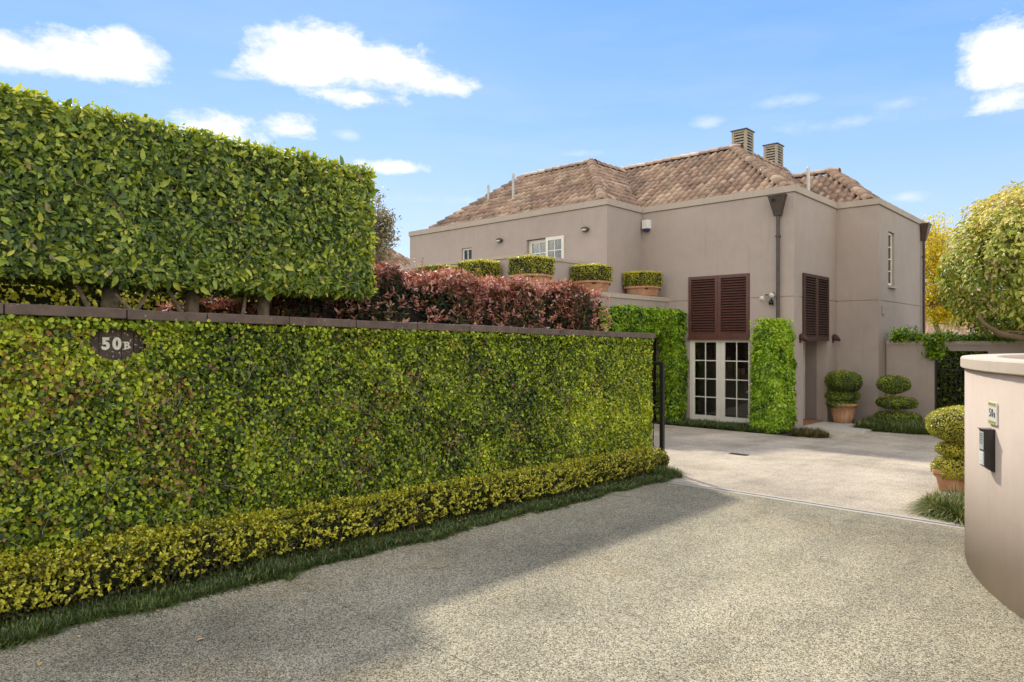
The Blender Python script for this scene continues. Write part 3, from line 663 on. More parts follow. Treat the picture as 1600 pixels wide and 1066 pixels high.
def ridge_line(a, b, parent, me=ridge_me, step=.36):
    a = Vector((a[0], a[1], HZ(a[2]))); b = Vector((b[0], b[1], HZ(b[2]))); d = (b-a); L = d.length; y = d.normalized()
    side = y.cross(Vector((0, 0, 1))).normalized(); z = side.cross(y)
    for i in range(int(L/step)+1):
        Mx = Matrix.Identity(4); p = a+y*min(i*step, L-.1)+z*.05+side*random.uniform(-.01, .01)
        for r_ in range(3): Mx[r_][0] = side[r_]; Mx[r_][1] = y[r_]; Mx[r_][2] = z[r_]; Mx[r_][3] = p[r_]
        place_mat('ridge_tile', me, parent, Mx)
ridge_line((-11.78, 16.62, 4.0), (-14.5, 19.76, 6.2), roof_parts[0]); ridge_line((-17.6, 19.76, 6.2), (-14.5, 19.76, 6.2), roof_parts[0])
ridge_line((-19.4, 16.62, 4.0), (-17.6, 19.76, 6.2), roof_parts[0]); ridge_line((-14.5, 19.76, 6.2), (-14.5, 21.76, 6.2), roof_parts[1])
ridge_line((-14.74, 22.07, 6.38), (-10.3, 22.07, 6.38), roof_parts[3]); ridge_line((-7.15, 18.52, 4.0), (-10.3, 22.07, 6.38), roof_parts[3])
ridge_line((-10.3, 22.07, 6.38), (-10.3, 26.4, 6.38), roof_parts[4]); ridge_line((-6.02, 21.76, 4.0), (-7.77, 23.83, 5.48), roof_parts[5])
ridge_line((-8.98, 23.83, 5.48), (-7.77, 23.83, 5.48), roof_parts[5]); ridge_line((-7.77, 23.83, 5.48), (-7.77, 26.4, 5.48), roof_parts[6])
# back slopes so the roofs close
bk = MB(); Z = HZ
bk.add([(-17.6, 19.76, Z(6.18)), (-14.5, 19.76, Z(6.18)), (-14.5, 25, Z(4.1)), (-17.6, 25, Z(4.1)), (-14.5, 26.5, Z(4.1)), (-14.74, 22.07, Z(6.36)), (-10.3, 22.07, Z(6.36)), (-10.3, 26.5, Z(6.36)), (-14.5, 26.5, Z(4.1)), (-7.77, 26.5, Z(5.46)), (-10.3, 26.5, Z(4.1)), (-5.85, 26.5, Z(4.1))],
       [(0, 1, 2, 3), (5, 6, 7, 8), (7, 9, 11, 10)]); bk.build('rear_roof_slope', M['tile_bed'], house)
# chimneys with louvred sides
def chimney(x0, x1, y0, y1, z0, z1):
    c = MB(); f = .085
    for a in (x0, x1-f):
        for b in (y0, y1-f): c.box(a, a+f, b, b+f, z0, z1)
    zb = z1-.95
    c.box(x0+f, x1-f, y0, y0+f, z0, zb); c.box(x0+f, x1-f, y1-f, y1, z0, zb); c.box(x0, x0+f, y0+f, y1-f, z0, zb); c.box(x1-f, x1, y0+f, y1-f, z0, zb)
    c.box(x0+f, x1-f, y0, y0+f, z1-.07, z1); c.box(x0+f, x1-f, y1-f, y1, z1-.07, z1); c.box(x0, x0+f, y0+f, y1-f, z1-.07, z1); c.box(x1-f, x1, y0+f, y1-f, z1-.07, z1)
    o = c.build('chimney', M['louver'], house, loc=(x0, y0, z0))
    MB().box(x0-.035, x1+.035, y0-.035, y1+.035, z1, z1+.03).build('chimney_cap', M['copper'], o)
    MB().box(x0+.087, x1-.087, y0+.087, y1-.087, z0, z1-.01).build('flue', M['louver_dark'], o)
    n = 9
    for i in range(n):
        z = zb+.02+(z1-.07-zb)*i/n
        for (a, b, cc, d, ax) in ((x0+f, x1-f, y0+.012, y0+f, 'y'), (x1-f, x1-.012, y0+f, y1-f, 'x')):
            q = MB()
            if ax == 'y': q.add([(a, cc, z), (b, cc, z), (b, d, z+.05), (a, d, z+.05), (a, cc, z+.045), (b, cc, z+.045), (b, d, z+.085), (a, d, z+.085)], [(0,3,2,1),(4,5,6,7),(0,1,5,4),(1,2,6,5),(2,3,7,6),(3,0,4,7)])
            else: q.add([(b, cc, z), (b, d, z), (a, d, z+.05), (a, cc, z+.05), (b, cc, z+.045), (b, d, z+.045), (a, d, z+.085), (a, cc, z+.085)], [(0,3,2,1),(4,5,6,7),(0,1,5,4),(1,2,6,5),(2,3,7,6),(3,0,4,7)])
            q.build('slat', M['louver'], o)
chimney(-10.62, -10.1, 22.6, 23.2, HZ(5.7), HZ(7.2)); chimney(-10.85, -10.33, 25.8, 26.4, HZ(5.6), HZ(7.42))
# roof vents
for (x, y, h0, h1, r) in ((-18.05, 18.2, 5.0, 5.75, .045), (-16.7, 18.1, 5.0, 5.95, .05), (-7.3, 20.5, 4.15, 5.0, .05)):
    MB().lathe([(r*2.2, HZ(h0)-.15), (r*1.3, HZ(h0)+.12), (r, HZ(h0)+.16), (r, HZ(h1)), (r*.5, HZ(h1)+.05)], x, y, 10).build('vent_pipe', M['vent'], house)
MB().box(-15.0, -14.75, 22.3, 22.55, HZ(6.0), HZ(6.62)).box(-15.05, -14.7, 22.25, 22.6, HZ(6.62), HZ(6.66)).build('flue_stub', M['louver'], house)
# downpipes with hoppers
def downpipe(x, y, out, z0, z1, ztop, m):
    """out: unit direction away from the wall"""
    ox, oy = out; r = .045; px, py = x+ox*.085, y+oy*.085
    p = MB().tube([(px, py, z0), (px, py, z1)], r, 12)
    for z in (z0+.5, z0+2.0, z1-.55): p.box(px-.06, px+.06, py-.06, py+.06, z, z+.03)
    o = p.build('downpipe', m, house, loc=(px, py, z0))
    tx, ty = -oy, ox; q = MB(); a = .085; b = .2
    def P(s, d, z): return (x+tx*s+ox*d, y+ty*s+oy*d, z)
    q.add([P(-a, .02, z1), P(a, .02, z1), P(a, .15, z1), P(-a, .15, z1), P(-b, .005, ztop-.05), P(b, .005, ztop-.05), P(b, .26, ztop-.05), P(-b, .26, ztop-.05)], [(0,3,2,1),(4,5,6,7),(0,1,5,4),(1,2,6,5),(2,3,7,6),(3,0,4,7)])
    q.add([P(-b-.012, .002, ztop-.05), P(b+.012, .002, ztop-.05), P(b+.012, .275, ztop-.05), P(-b-.012, .275, ztop-.05), P(-b-.012, .002, ztop), P(b+.012, .002, ztop), P(b+.012, .275, ztop), P(-b-.012, .275, ztop)], [(0,3,2,1),(4,5,6,7),(0,1,5,4),(1,2,6,5),(2,3,7,6),(3,0,4,7)])
    fix_normals(q.build('hopper', m, o)); return o
dp = downpipe(-7.19, 18.1, (0, -1), .1, HZ(3.28), HZ(3.83), M['copper'])
MB().tube([(-7.25, 17.855, HZ(3.68)), (-7.25, 17.81, HZ(3.68))], .04, 12).build('overflow_hole', M['louver_dark'], dp)
downpipe(-5.68, 26.3, (1, 0), .1, HZ(3.35), HZ(3.92), M['copper_red'])
# fixtures on the walls: things of their own
def alarm():
    t = thing('alarm_box', (-11.17, 17.95, HZ(3.4)), 'white siren box high on the wall in the inner corner', 'alarm')
    MB().prism([(-11.30, 18.098), (-11.30, 17.97), (-11.08, 17.94), (-11.05, 18.098)], HZ(3.38), HZ(3.64)).build('cover', M['white'], t, bevel=.008)
    MB().box(-11.27, -11.09, 17.96, 18.08, HZ(3.30), HZ(3.379)).build('strobe', simple('blue_lens', (.03, .03, .12), .2), t)
alarm()
def flood():
    t = thing('floodlight', (-7.45, 18.09, HZ(1.0)), 'twin floodlight with two round glass heads beside the downpipe', 'light')
    zc = HZ(1.02); MB().lathe([(.055, zc-.06), (.06, zc), (.04, zc+.06)], -7.38, 18.03, 12).build('sensor', M['black'], t, smooth=True)
    MB().tube([(-7.38, 18.06, zc+.04), (-7.38, 18.02, zc+.2), (-7.52, 18.0, zc+.2)], .018, 8).tube([(-7.38, 18.02, zc+.2), (-7.28, 17.98, zc+.24)], .02, 8).build('arm', M['black'], t)
    for (x, z) in ((-7.56, zc+.13), (-7.30, zc+.2)):
        MB().tube([(x, 18.0, z), (x, 17.94, z-.01), (x, 17.86, z-.03), (x, 17.83, z-.035)], [.03, .045, .072, .05], 14).build('lamp_head', M['bulb_glass'], t, smooth=True)
flood()
def bulkhead(x, z, lab):
    t = thing('bulkhead_light', (x, 16.24, z), lab, 'light', 'bulkhead lights on the terrace wall')
    b = MB(); core_ell(b, (x, 16.18, z), (.14, .09, .075)); b.build('body', M['copper'], t, smooth=True)
    g = MB(); core_ell(g, (x, 16.12, z-.03), (.10, .06, .035)); g.build('lens', M['bulb_glass'], t, smooth=True)
bulkhead(-15.55, HZ(3.27), 'dark oval wall light between the small window and the open white doors')
bulkhead(-12.1, HZ(3.25), 'dark oval wall light right of the open white doors near the wall corner')
def cone_light(y, lab):
    t = thing('wall_light', (-6.8, y, HZ(.05)), lab, 'light', 'conical lights beside the entrance'); z = HZ(.06)
    MB().box(-6.8, -6.78, y-.05, y+.05, z-.11, z+.11).build('back_plate', M['shutter_dark'], t)
    MB().tube([(-6.78, y, z+.05), (-6.70, y, z+.03), (-6.62, y, z-.03), (-6.60, y, z-.06)], [.10, .085, .04, .02], 12).build('shade', M['shutter_dark'], t, smooth=True)
cone_light(18.5, 'small brown cone wall light between the tall green creeper and the entrance'); cone_light(21.05, 'small brown cone wall light between the entrance and the tiered potted bush')
t = thing('meter_cover', (-5.68, 21.8, HZ(.85)), 'small taupe box fixed to the wing wall above the vine', 'box')
MB().box(-5.68, -5.64, 21.72, 21.94, HZ(.76), HZ(1.02)).build('cover', M['stucco'], t, bevel=.006)
# step and mat
MB().box(-7.1, -5.3, 18.75, 20.35, -.05, .055).build('doorstep', M['step']); tag(bpy.data.objects['doorstep'], 'pale concrete slab step in front of the entrance recess', 'step')
tag(MB().box(-7.45, -6.85, 18.8, 20.4, .056, .085).build('doormat', M['doormat'], bevel=.006), 'brown coir doormat lying in the entrance recess', 'doormat')

# ------------------------------------------------------------------ potted box plants on the ledge
def planter(x, y, sx, sy, lab, phase):
    zt = HZ(1.275); t = thing('planter', (x, y, zt), lab, 'potted plant', 'clipped box plants in terracotta tubs on the ledge')
    pr = [(.37, 0), (.40, .05), (.395, .06), (.43, .18), (.425, .19), (.445, .24), (.49, .245), (.49, .29), (.44, .30), (.42, .26)]
    b = MB().lathe([(r, zt+z) for r, z in pr], x, y, 28, sq=3.2); b.v = [(x+(a-x)*sx, y+(c-y)*sy, z) for a, c, z in b.v]; b.build('pot', M['terracotta'], t, smooth=False)
    MB().box(x-.38*sx, x+.38*sx, y-.38*sy, y+.38*sy, zt+.2, zt+.265).build('potting_soil', M['soil'], t)
    w, d = .43*sx, .43*sy; z0, z1 = zt+.31, zt+.73
    MB().box(x-w+.04, x+w-.04, y-d+.04, y+d-.04, zt+.27, z1-.05).build('branches', M['core'], t)
    P, N = box_pts(x-w, x+w, y-d, y+d, z0, z1, 6500, 'xXyYzZ', .02, .05)
    P += N*(fnoise(P, 6, phase)-.5)[:, None]*.05
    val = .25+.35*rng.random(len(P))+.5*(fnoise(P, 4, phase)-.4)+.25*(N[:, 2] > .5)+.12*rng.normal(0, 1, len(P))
    leaf_mesh('foliage', P, N, .035, .022, L_box, t, jit=.7, val=val, alt=(rng.random(len(P)) > .96)*.7, hi=False)
planter(-10.88, 17.35, .98, .98, 'square clipped box bush in terracotta tub nearest the brown shutters, in the wall corner', 1)
planter(-10.9, 14.87, .95, .95, 'square clipped box bush in a terracotta tub, right behind the end of the red hedge', 2)
planter(-10.9, 12.45, .95, .95, 'widest clipped box bush, above the red hedge below the parapet corner', 3)
planter(-12.45, 12.22, .95, .9, 'clipped box bush with its tub hidden, behind the red hedge left of the parapet corner', 4)
planter(-14.0, 12.22, .95, .9, 'clipped box bush whose yellow top just clears the red hedge below the small window', 5)

# ------------------------------------------------------------------ boundary wall with creeper, coping and number board
def cap_h(y): return HZ(.279-.0168*y)
XW = -5.87
bw = thing('boundary_wall', (-6.05, 4, gz(4)), 'long garden wall covered in creeping fig under a brown coping', 'wall')
YS, YE = -1.5, 9.62
mb = MB(); mb.add([(x, y, z) for y in (YS, YE-.06) for x, z in ((-6.18, gz(y)-.1), (-5.97, gz(y)-.1), (-5.97, cap_h(y)-.08), (-6.18, cap_h(y)-.08))], [(0,1,2,3),(7,6,5,4),(0,4,5,1),(1,5,6,2),(2,6,7,3),(3,7,4,0)])
fix_normals(mb.build('wall_core', M['core'], bw))
joints = [YS, -.7, .35, 1.12, 1.90, 2.52, 3.27, 4.0, 4.78, 5.56, 6.4, 7.25, 8.3, 9.66]
for i, (a, b) in enumerate(zip(joints, joints[1:])):
    dz = random.uniform(-.004, .004); a2, b2 = a+.004, b-.004
    q = MB(); q.add([(x, y, z+dz) for y in (a2, b2) for x, z in ((-6.24, cap_h(y)-.078), (XW+.055, cap_h(y)-.078), (XW+.055, cap_h(y)), (-6.24, cap_h(y)+.012))], [(0,1,2,3),(7,6,5,4),(0,4,5,1),(1,5,6,2),(2,6,7,3),(3,7,4,0)])
    fix_normals(q.build('coping_stone', M['wallcap'], bw, bevel=.006))
# creeper foliage, with an opening round the number board
def ray(px, py): return FWD+RGT*((px-800)/1080)+Vector((0, 0, (533-py)/1080))
def on_x(px, py, x): r_ = ray(px, py); return r_*(x/r_.x)+Vector((0, 0, EYE))
sc_c = on_x(183, 537, XW-.03)
n = 200000; yy = YS+(YE-YS)*rng.random(n)**1.0; zz = rng.random(n)
gz_v = np.vectorize(gz); zb = gz_v(yy)+.02; zt_ = EYE+.279-.0168*yy-.085; P = np.stack([np.full(n, XW), yy, zb+(zt_-zb)*zz], 1)
bmp = fnoise(P, 2.2, 3)*.075+fnoise(P, 9, 5)*.05
P[:, 0] += bmp-.070-np.abs(rng.normal(0, .030, n))+(fnoise(P, 22, 6)-.5)*.05
e = np.abs((P[:, 1]-sc_c.y)/.192)**2.3+np.abs((P[:, 2]-sc_c.z-.006)/.125)**2.3
keep = e > 1.0+.25*(fnoise(P, 30, 2)-.3); P = P[keep]; n = len(P); N = np.tile([1., 0, 0], (n, 1))
pt = fnoise(P*np.array([1, 1, .75]), 1.15, 11); pt2 = fnoise(P, 5.5, 40)
lo = np.clip((P[:, 1]-1)/8, 0, 1)
val = .20+.68*rng.random(n)**1.25+.50*(pt-.5)+.55*(pt2-.5)+.02*lo
redp = fnoise(P, 1.7, 77); alt = ((rng.random(n) < np.clip((redp-.60)*1.8, .03, .22)))*rng.uniform(.4, 1, n)
leaf_mesh('foliage', P, N, .033, .024, L_creeper, bw, jit=.72, droop=.5, val=val, alt=alt, lv=.5)
# end of the wall
P, N = box_pts(-6.2, XW, YE-.1, YE+.02, gz(9.6), cap_h(9.6)-.1, 7000, 'Yx', .02); leaf_mesh('foliage', P, N, .036, .028, L_creeper, bw, val=.2+.6*rng.random(7000), hi=False)
# a few loose sprigs at the top edge
n = 2600; y_ = rng.uniform(YS, YE, n); P = np.stack([XW+rng.uniform(-.02, .06, n), y_, EYE+.279-.0168*y_-.10+rng.normal(0, .018, n)], 1)
leaf_mesh('foliage', P, np.tile([1., 0, .2], (n, 1)), .035, .026, L_creeper, bw, jit=.8, val=.35+.5*rng.random(n))

run_ = MB()
for i in range(230):
    y = random.uniform(YS+.3, YE-.2); z = gz(y)+random.uniform(.3, 1.6); a = random.uniform(.2, 2.9); pts = []
    for k in range(6):
        if ((y-sc_c.y)/.2)**2+((z-sc_c.z)/.14)**2 < 1 or z > cap_h(y)-.12 or y > YE-.05: break
        q_ = np.array([[XW, y, z]]); pts.append((XW-.052+float(fnoise(q_, 2.2, 3)[0])*.075+float(fnoise(q_, 9, 5)[0])*.05+random.uniform(-.004, .008), y, z)); a += random.uniform(-.5, .5); y += math.cos(a)*.05; z += math.sin(a)*.05
    if len(pts) > 2: run_.tube(pts, .0022, 4, False)
run_.build('stems', M['bark'], bw)['kind'] = 'stuff'
def text_mesh(s, size, off=.0, extrude=.006):
    cu = bpy.data.curves.new('t', 'FONT'); cu.body = s; cu.size = size; cu.offset = off; cu.extrude = extrude; cu.align_x = 'CENTER'; cu.align_y = 'CENTER'; cu.resolution_u = 6
    o = bpy.data.objects.new('t', cu); C.objects.link(o); dg_ = bpy.context.evaluated_depsgraph_get(); dg_.update(); me = bpy.data.meshes.new_from_object(o.evaluated_get(dg_)); bpy.data.objects.remove(o); return me
sb = thing('number_board', tuple(sc_c), 'dark brown timber board reading 50 B framed by creeper leaves', 'sign')
xb = -5.955
for i, (a, b) in enumerate(((-.22, -.112), (-.109, .046), (.049, .135), (.138, .22))):
    MB().box(xb-.02, xb+random.uniform(-.001, .001), sc_c.y+a, sc_c.y+b, sc_c.z-.16, sc_c.z+.16).build('board', M['board'], sb, bevel=.003)
def put_text(s, size, off, y, z, m, parent, sy=1., name='numeral'):
    me = text_mesh(s, size, off); me.materials.clear(); me.materials.append(m)
    Mx = Matrix(((0, 0, 1, xb+.008), (sy, 0, 0, y), (0, 1, 0, z), (0, 0, 0, 1))); me.transform(Matrix(((0,0,1,0),(sy,0,0,0),(0,1,0,0),(0,0,0,1))))
    return link(name, me, parent, (xb+.009, y, z))
put_text('5', .125, .006, sc_c.y-.067, sc_c.z-.005, M['numeral'], sb, .95); put_text('0', .125, .006, sc_c.y+.012, sc_c.z-.005, M['numeral'], sb, .95)
put_text('B', .078, .0025, sc_c.y+.084, sc_c.z-.018, M['numeral'], sb)
sf = MB()
for z in (-.0445, .0105): sf.box(xb+.004, xb+.0145, sc_c.y+.052, sc_c.y+.078, sc_c.z+z-.003, sc_c.z+z+.003)
sf.build('numeral_serif', M['numeral'], sb)

# ------------------------------------------------------------------ low box hedge and mondo grass at its foot
lh = thing('low_hedge', (-5.6, 4, gz(4)), 'low yellow green box hedge running along the foot of the creeper wall', 'hedge')
n = 135000; X0, X1 = -5.84, -5.50; Y0, Y1 = -1.5, 9.45
P, N = box_pts(X0, X1, Y0, Y1, 0, .42, n, 'XXZY', .045, .06); g_ = fnoise(P*np.array([.3, 1, .3]), 1.6, 8); g2 = fnoise(P, 7, 3)
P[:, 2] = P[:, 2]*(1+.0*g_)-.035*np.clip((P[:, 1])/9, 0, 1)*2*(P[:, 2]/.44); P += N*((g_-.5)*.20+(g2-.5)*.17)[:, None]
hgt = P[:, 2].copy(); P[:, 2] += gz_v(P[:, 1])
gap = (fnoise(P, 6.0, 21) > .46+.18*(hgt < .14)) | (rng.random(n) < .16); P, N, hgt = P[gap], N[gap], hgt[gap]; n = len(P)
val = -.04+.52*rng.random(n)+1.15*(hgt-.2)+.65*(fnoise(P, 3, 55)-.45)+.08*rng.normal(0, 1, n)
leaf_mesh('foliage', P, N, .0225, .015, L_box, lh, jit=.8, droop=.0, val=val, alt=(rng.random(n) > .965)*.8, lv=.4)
cb = MB()
ys = np.linspace(Y0, Y1-.1, 26)
for a, b in zip(ys, ys[1:]):
    cb.add([(x, y, gz(y)+z) for y in (a, b) for x, z in ((X0+.05, .10), (X1-.11, .10), (X1-.10, .33), (X0+.05, .33))], [(0,3,2,1),(4,5,6,7),(0,1,5,4),(1,2,6,5),(2,3,7,6),(3,0,4,7)])
cb.build('inner_twigs', M['core'], lh)
tw = MB()
for i in range(170):
    y = random.uniform(Y0, Y1-.1); x = random.uniform(X0+.15, X1-.04); p = Vector((x, y, gz(y))); pts = [p]
    d = Vector((random.uniform(-.2, .5), random.uniform(-.7, .7), 1))
    for k in range(4): p = p+d.normalized()*random.uniform(.06, .10); d += Vector((random.uniform(-.3, .3), random.uniform(-.4, .4), 0)); pts.append(p)
    tw.tube(pts, [.006, .005, .004, .003, .002], 5, False)
tw.build('stems', M['twig'], lh)['kind'] = 'stuff'
# sprigs standing proud along the top
def sprigs(n, fn, lm, parent, L, Wd, k=7, h=.09, val=(.6, 1), spread=.5):
    Ps, Ns, Ax = [], [], []
    for i in range(n):
        p, nn_ = fn(); up = Vector(nn_)+Vector((random.gauss(0, .3), random.gauss(0, .3), random.gauss(.15, .2))); up.normalize(); hh = h*random.uniform(.5, 1.3)
        for j in range(k):
            q = Vector(p)+up*hh*j/k; a = Vector((random.gauss(0, 1), random.gauss(0, 1), random.gauss(0, 1))); a = (a-up*a.dot(up)).normalized()
            Ps.append(q); Ax.append(up*1.1+a); Ns.append(up*.8-a*.5)
    v = rng.uniform(val[0], val[1], len(Ps)); return leaf_mesh('foliage', np.array(Ps), np.array(Ns), L, Wd, lm, parent, jit=.15, val=v, axis=nrm(np.array(Ax))*3)
def f_low():
    y = random.uniform(0, Y1); s = random.random()
    return ((random.uniform(X0+.05, X1), y, gz(y)+.40-.05*max(0, y)/9), (0, 0, 1)) if s < .5 else ((X1+random.uniform(-.04, .02), y, gz(y)+random.uniform(.08, .36)), (.8, 0, .5))
sprigs(2600, f_low, L_box, lh, .022, .0135, 8, .06, (.35, .95))

def grass(name, fn, nclump, blades, L, lm, parent=None, lab=None, cat=None, width=.006, bright=0., kind='stuff', droop=1.0):
    Vs = []; vals = []; F_ = []
    cl = [fn() for _ in range(nclump)]; cnt = nclump*blades
    c = np.repeat(np.array(cl), blades, 0); n = len(c); th = rng.uniform(0, 2*np.pi, n); ln = L*rng.uniform(.55, 1.25, n)*(.45+1.1*fnoise(c, 3.5, 12)); out = rng.uniform(.15, 1.0, n)*droop
    dx, dy = np.cos(th), np.sin(th); base = c+np.stack([dx, dy, 0*dx], 1)*(.02*rng.random(n))[:, None]; rows = []
    wv = np.stack([-dy, dx, 0*dx], 1)*(width*rng.uniform(.6, 1.3, n))[:, None]*.5
    for s, wd in ((0, 1.), (.4, 1.), (.75, .8), (1., .12)):
        r_ = out*s**1.3*ln; z = ln*(s*(1.05-.35*out)-.55*out*s*s*s)
        m_ = base+np.stack([dx*r_, dy*r_, z], 1); rows += [m_-wv*wd, m_+wv*wd]
    V = np.stack(rows, 1).reshape(-1, 3); ids = np.arange(n)[:, None]*8
    fs = np.concatenate([ids+np.array([a, a+1, a+3, a+2]) for a in (0, 2, 4)], 0)
    off = np.array(wl(parent)) if parent else V.mean(0)*np.array([1, 1, 0])
    me = bpy.data.meshes.new(name); me.vertices.add(len(V)); me.vertices.foreach_set('co', (V-off).astype(np.float32).ravel()); nf = len(fs)
    me.loops.add(nf*4); me.loops.foreach_set('vertex_index', fs.astype(np.int32).ravel()); me.polygons.add(nf); me.polygons.foreach_set('loop_start', np.arange(0, nf*4, 4, dtype=np.int32)); me.update(calc_edges=True)
    v = np.clip(rng.random(n)**1.3*.85+bright+.35*(fnoise(c, 2.5, 4)-.5), 0, 1); v[rng.random(n) > .975] = 1
    for nm, arr in (('val', v), ('alt', np.zeros(n))):
        a = me.attributes.new(nm, 'FLOAT', 'FACE'); a.data.foreach_set('value', np.tile(arr, 3).astype(np.float32))
    me.materials.append(lm); o = link(name, me, parent, Vector(off)); o['kind'] = kind
    if lab: o['label'] = lab
    if cat: o['category'] = cat
    return o
def strip():
    y = random.uniform(-1.5, 9.35); x = random.uniform(-5.62, -5.20+.03*math.sin(y*3.1)+.03*math.sin(y*7.3)+random.gauss(0, .015)); return (x, y, gz(y)+.0)
grass('mondo_grass', strip, 4200, 24, .082, L_grass, lab='dark mondo grass edging along the foot of the low hedge', cat='grass', width=.005, bright=-.02, droop=1.4)
def endclump():
    a = random.uniform(0, 6.3); r_ = .27*math.sqrt(random.random()); y = 9.2+r_*math.sin(a); return (-5.42+r_*math.cos(a), y, gz(y))
grass('mondo_grass', endclump, 90, 34, .15, L_grass, lab='rounded mondo grass tuft at the gate end of the hedge', cat='grass')
def s1():
    x = random.uniform(-10.3, -7.3); y = 18.0-random.random()*.95; return (x, y, gz(y))
grass('mondo_grass', s1, 800, 28, .15, L_grass, lab='dark mondo grass bed below the tall glazed doors', cat='grass', width=.009)
def s2():
    x = random.uniform(-5.75, -3.2); y = 21.1-random.random()*1.6-.12*math.sin((x+5.7)*2.2)
    return (x, y, gz(y)) if (x+5.2)**2*.8+(y-20.2)**2 > .05 else (x, y-.2, gz(y))
grass('mondo_grass', s2, 1300, 30, .25, L_grass, lab='dark grass mound under the two tiered topiary bushes', cat='grass', width=.012, bright=.06)
def s3():
    a = random.uniform(0, 6.3); r_ = math.sqrt(random.random()); return (-6.15+.42*r_*math.cos(a), 17.35+.30*r_*math.sin(a), gz(17.3))
grass('ornamental_grass', s3, 120, 34, .19, L_grass_b, lab='brown tinged grass clump at the foot of the tall creeper column', cat='grass', width=.010)
def s4():
    a = random.uniform(0, 6.3); r_ = math.sqrt(random.random()); y = 9.75+.62*r_*math.sin(a); return (-1.56+.46*r_*math.cos(a), y, gz(y))
grass('mondo_grass', s4, 300, 46, .25, L_grass, lab='thick bright grass clump beside the curved wall below the square pot', cat='grass', width=.009, bright=.32, droop=1.5)
def s5():
    return (-5.13+random.gauss(0, .05), 2.86+random.gauss(0, .018), gz(2.86)+.003)
grass('weed_tuft', s5, 14, 16, .04, L_grass, lab='small green weed growing in the driveway joint', cat='weed', width=.004, bright=.2, kind='thing')
# fallen leaves
for (px, py, lab) in ((340, 914, 'fallen yellow leaf lying at the grass edge below the hedge gap'), (42, 992, 'fallen brown leaf lying against the grass edge near the lower left corner'), (62, 1041, 'fallen cream leaf lying out on the driveway near the lower left corner'), (314, 1002, 'fallen yellow leaf lying alone on the open driveway')):
    r_ = ray(px, py); t_ = 1.9/(-r_.z); p = r_*t_; t_ = gh(p.y)/(-r_.z); p = r_*t_; L = .026
    q = MB().add([(0, -L, .004), (L*.55, -.2*L, .012), (L*.45, .5*L, .012), (0, L*1.1, .006), (-L*.45, .5*L, .014), (-L*.55, -.2*L, .010), (0, 0, .004)], [(0,1,6), (1,2,6), (2,3,6), (3,4,6), (4,5,6), (5,0,6)])
    o = q.build('fallen_leaf', L_dry, None, loc=(p.x, p.y, gz(p.y)+.006), local=True, rot=(0, 0, random.uniform(0, 6))); tag(o, lab, 'leaf', 'leaves fallen on the driveway')

# dry litter caught under the low hedge and blown along the edge of the drive
n = 900; y_ = rng.uniform(-1, 9.3, n); x_ = np.where(rng.random(n) < .75, rng.uniform(-5.75, -5.3, n), -5.15+np.abs(rng.normal(0, .22, n)))
x_ = np.where(rng.random(n) < .05, rng.uniform(-5, 3, n), x_); z_ = gz_v(y_)+.012+np.where(x_ < -5.25, rng.uniform(.01, .06, n), 0)
leaf_mesh('leaf_litter', np.stack([x_, y_, z_], 1), np.tile([0, 0, 1.], (n, 1)), .022, .011, leafmat('litter', [(0, (.12, .07, .03)), (.6, (.38, .24, .11)), (1, (.60, .46, .24))], trans=.1), None, loc=(0, 0, 0), jit=.3, droop=0)['label'] = 'dry leaf litter along the foot of the low hedge and drive edge'
# ------------------------------------------------------------------ tall pleached hedge over the wall
th = thing('pleached_hedge', (-7.6, 2, gz(2)), 'tall clipped box shaped green hedge raised on bare trunks behind the wall', 'hedge')
X0, X1, Y0, Y1, Z0, Z1 = -8.2, -7.0, -3.5, 5.04, HZ(.555), HZ(2.09)
n = 105000; P, N = box_pts(X0, X1, Y0, Y1, Z0, Z1, n, 'XXXZYzx', .045, .05)
P += N*((fnoise(P, 1.1, 2)-.5)*.16+(fnoise(P, 4.5, 5)-.5)*.10)[:, None]
P[:, 2] -= .10*np.clip(1.5-P[:, 1], 0, 5)*.3*(N[:, 2] < -.3)
keep = (fnoise(P, 5.5, 61) > .33) | (rng.random(n) < .5); P, N = P[keep], N[keep]; n = len(P)
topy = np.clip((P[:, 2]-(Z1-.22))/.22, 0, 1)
val = .20+.66*rng.random(n)**1.25+.5*(fnoise(P, 1.4, 31)-.5)+.24*topy**2+.25*(rng.random(n) > .95)+.25*(N[:, 1] > .6)  # leaves on the far end yellower, the sunlit rim put into their colour
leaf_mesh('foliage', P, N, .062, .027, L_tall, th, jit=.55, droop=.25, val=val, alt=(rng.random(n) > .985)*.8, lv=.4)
MB().box(X0+.08, X1-.09, Y0+.08, Y1-.09, Z0+.09, Z1-.09).build('inner_branches', M['core'], th)
def f_top():
    s = random.random(); y = random.uniform(Y0, Y1)
    if s < .72: return (random.uniform(X1-.35, X1), y, Z1-.02), (0, 0, 1)
    if s < .86: return (random.uniform(X1-.3, X1), Y1-.02, random.uniform(Z0, Z1)), (0, .9, .35)
    return (X1-.01, y, random.uniform(Z0, Z1)), (.8, 0, .5)
n2 = 5200; P2, N2 = box_pts(X0, X1, Y0, Y1, Z0, Z1, n2, 'XXXZY', .02, .05); P2 += N2*((fnoise(P2, 1.1, 2)-.5)*.16+(fnoise(P2, 4.5, 5)-.5)*.10+.012)[:, None]
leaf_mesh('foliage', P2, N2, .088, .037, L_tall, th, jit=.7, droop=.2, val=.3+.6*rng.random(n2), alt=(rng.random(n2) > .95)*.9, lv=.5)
sprigs(1500, f_top, L_tall, th, .06, .026, 5, .07, (.62, 1.0))
def trunk(mb, pts, r0, r1):
    k = len(pts); mb.tube(pts, [r0+(r1-r0)*i/(k-1) for i in range(k)], 10, True)
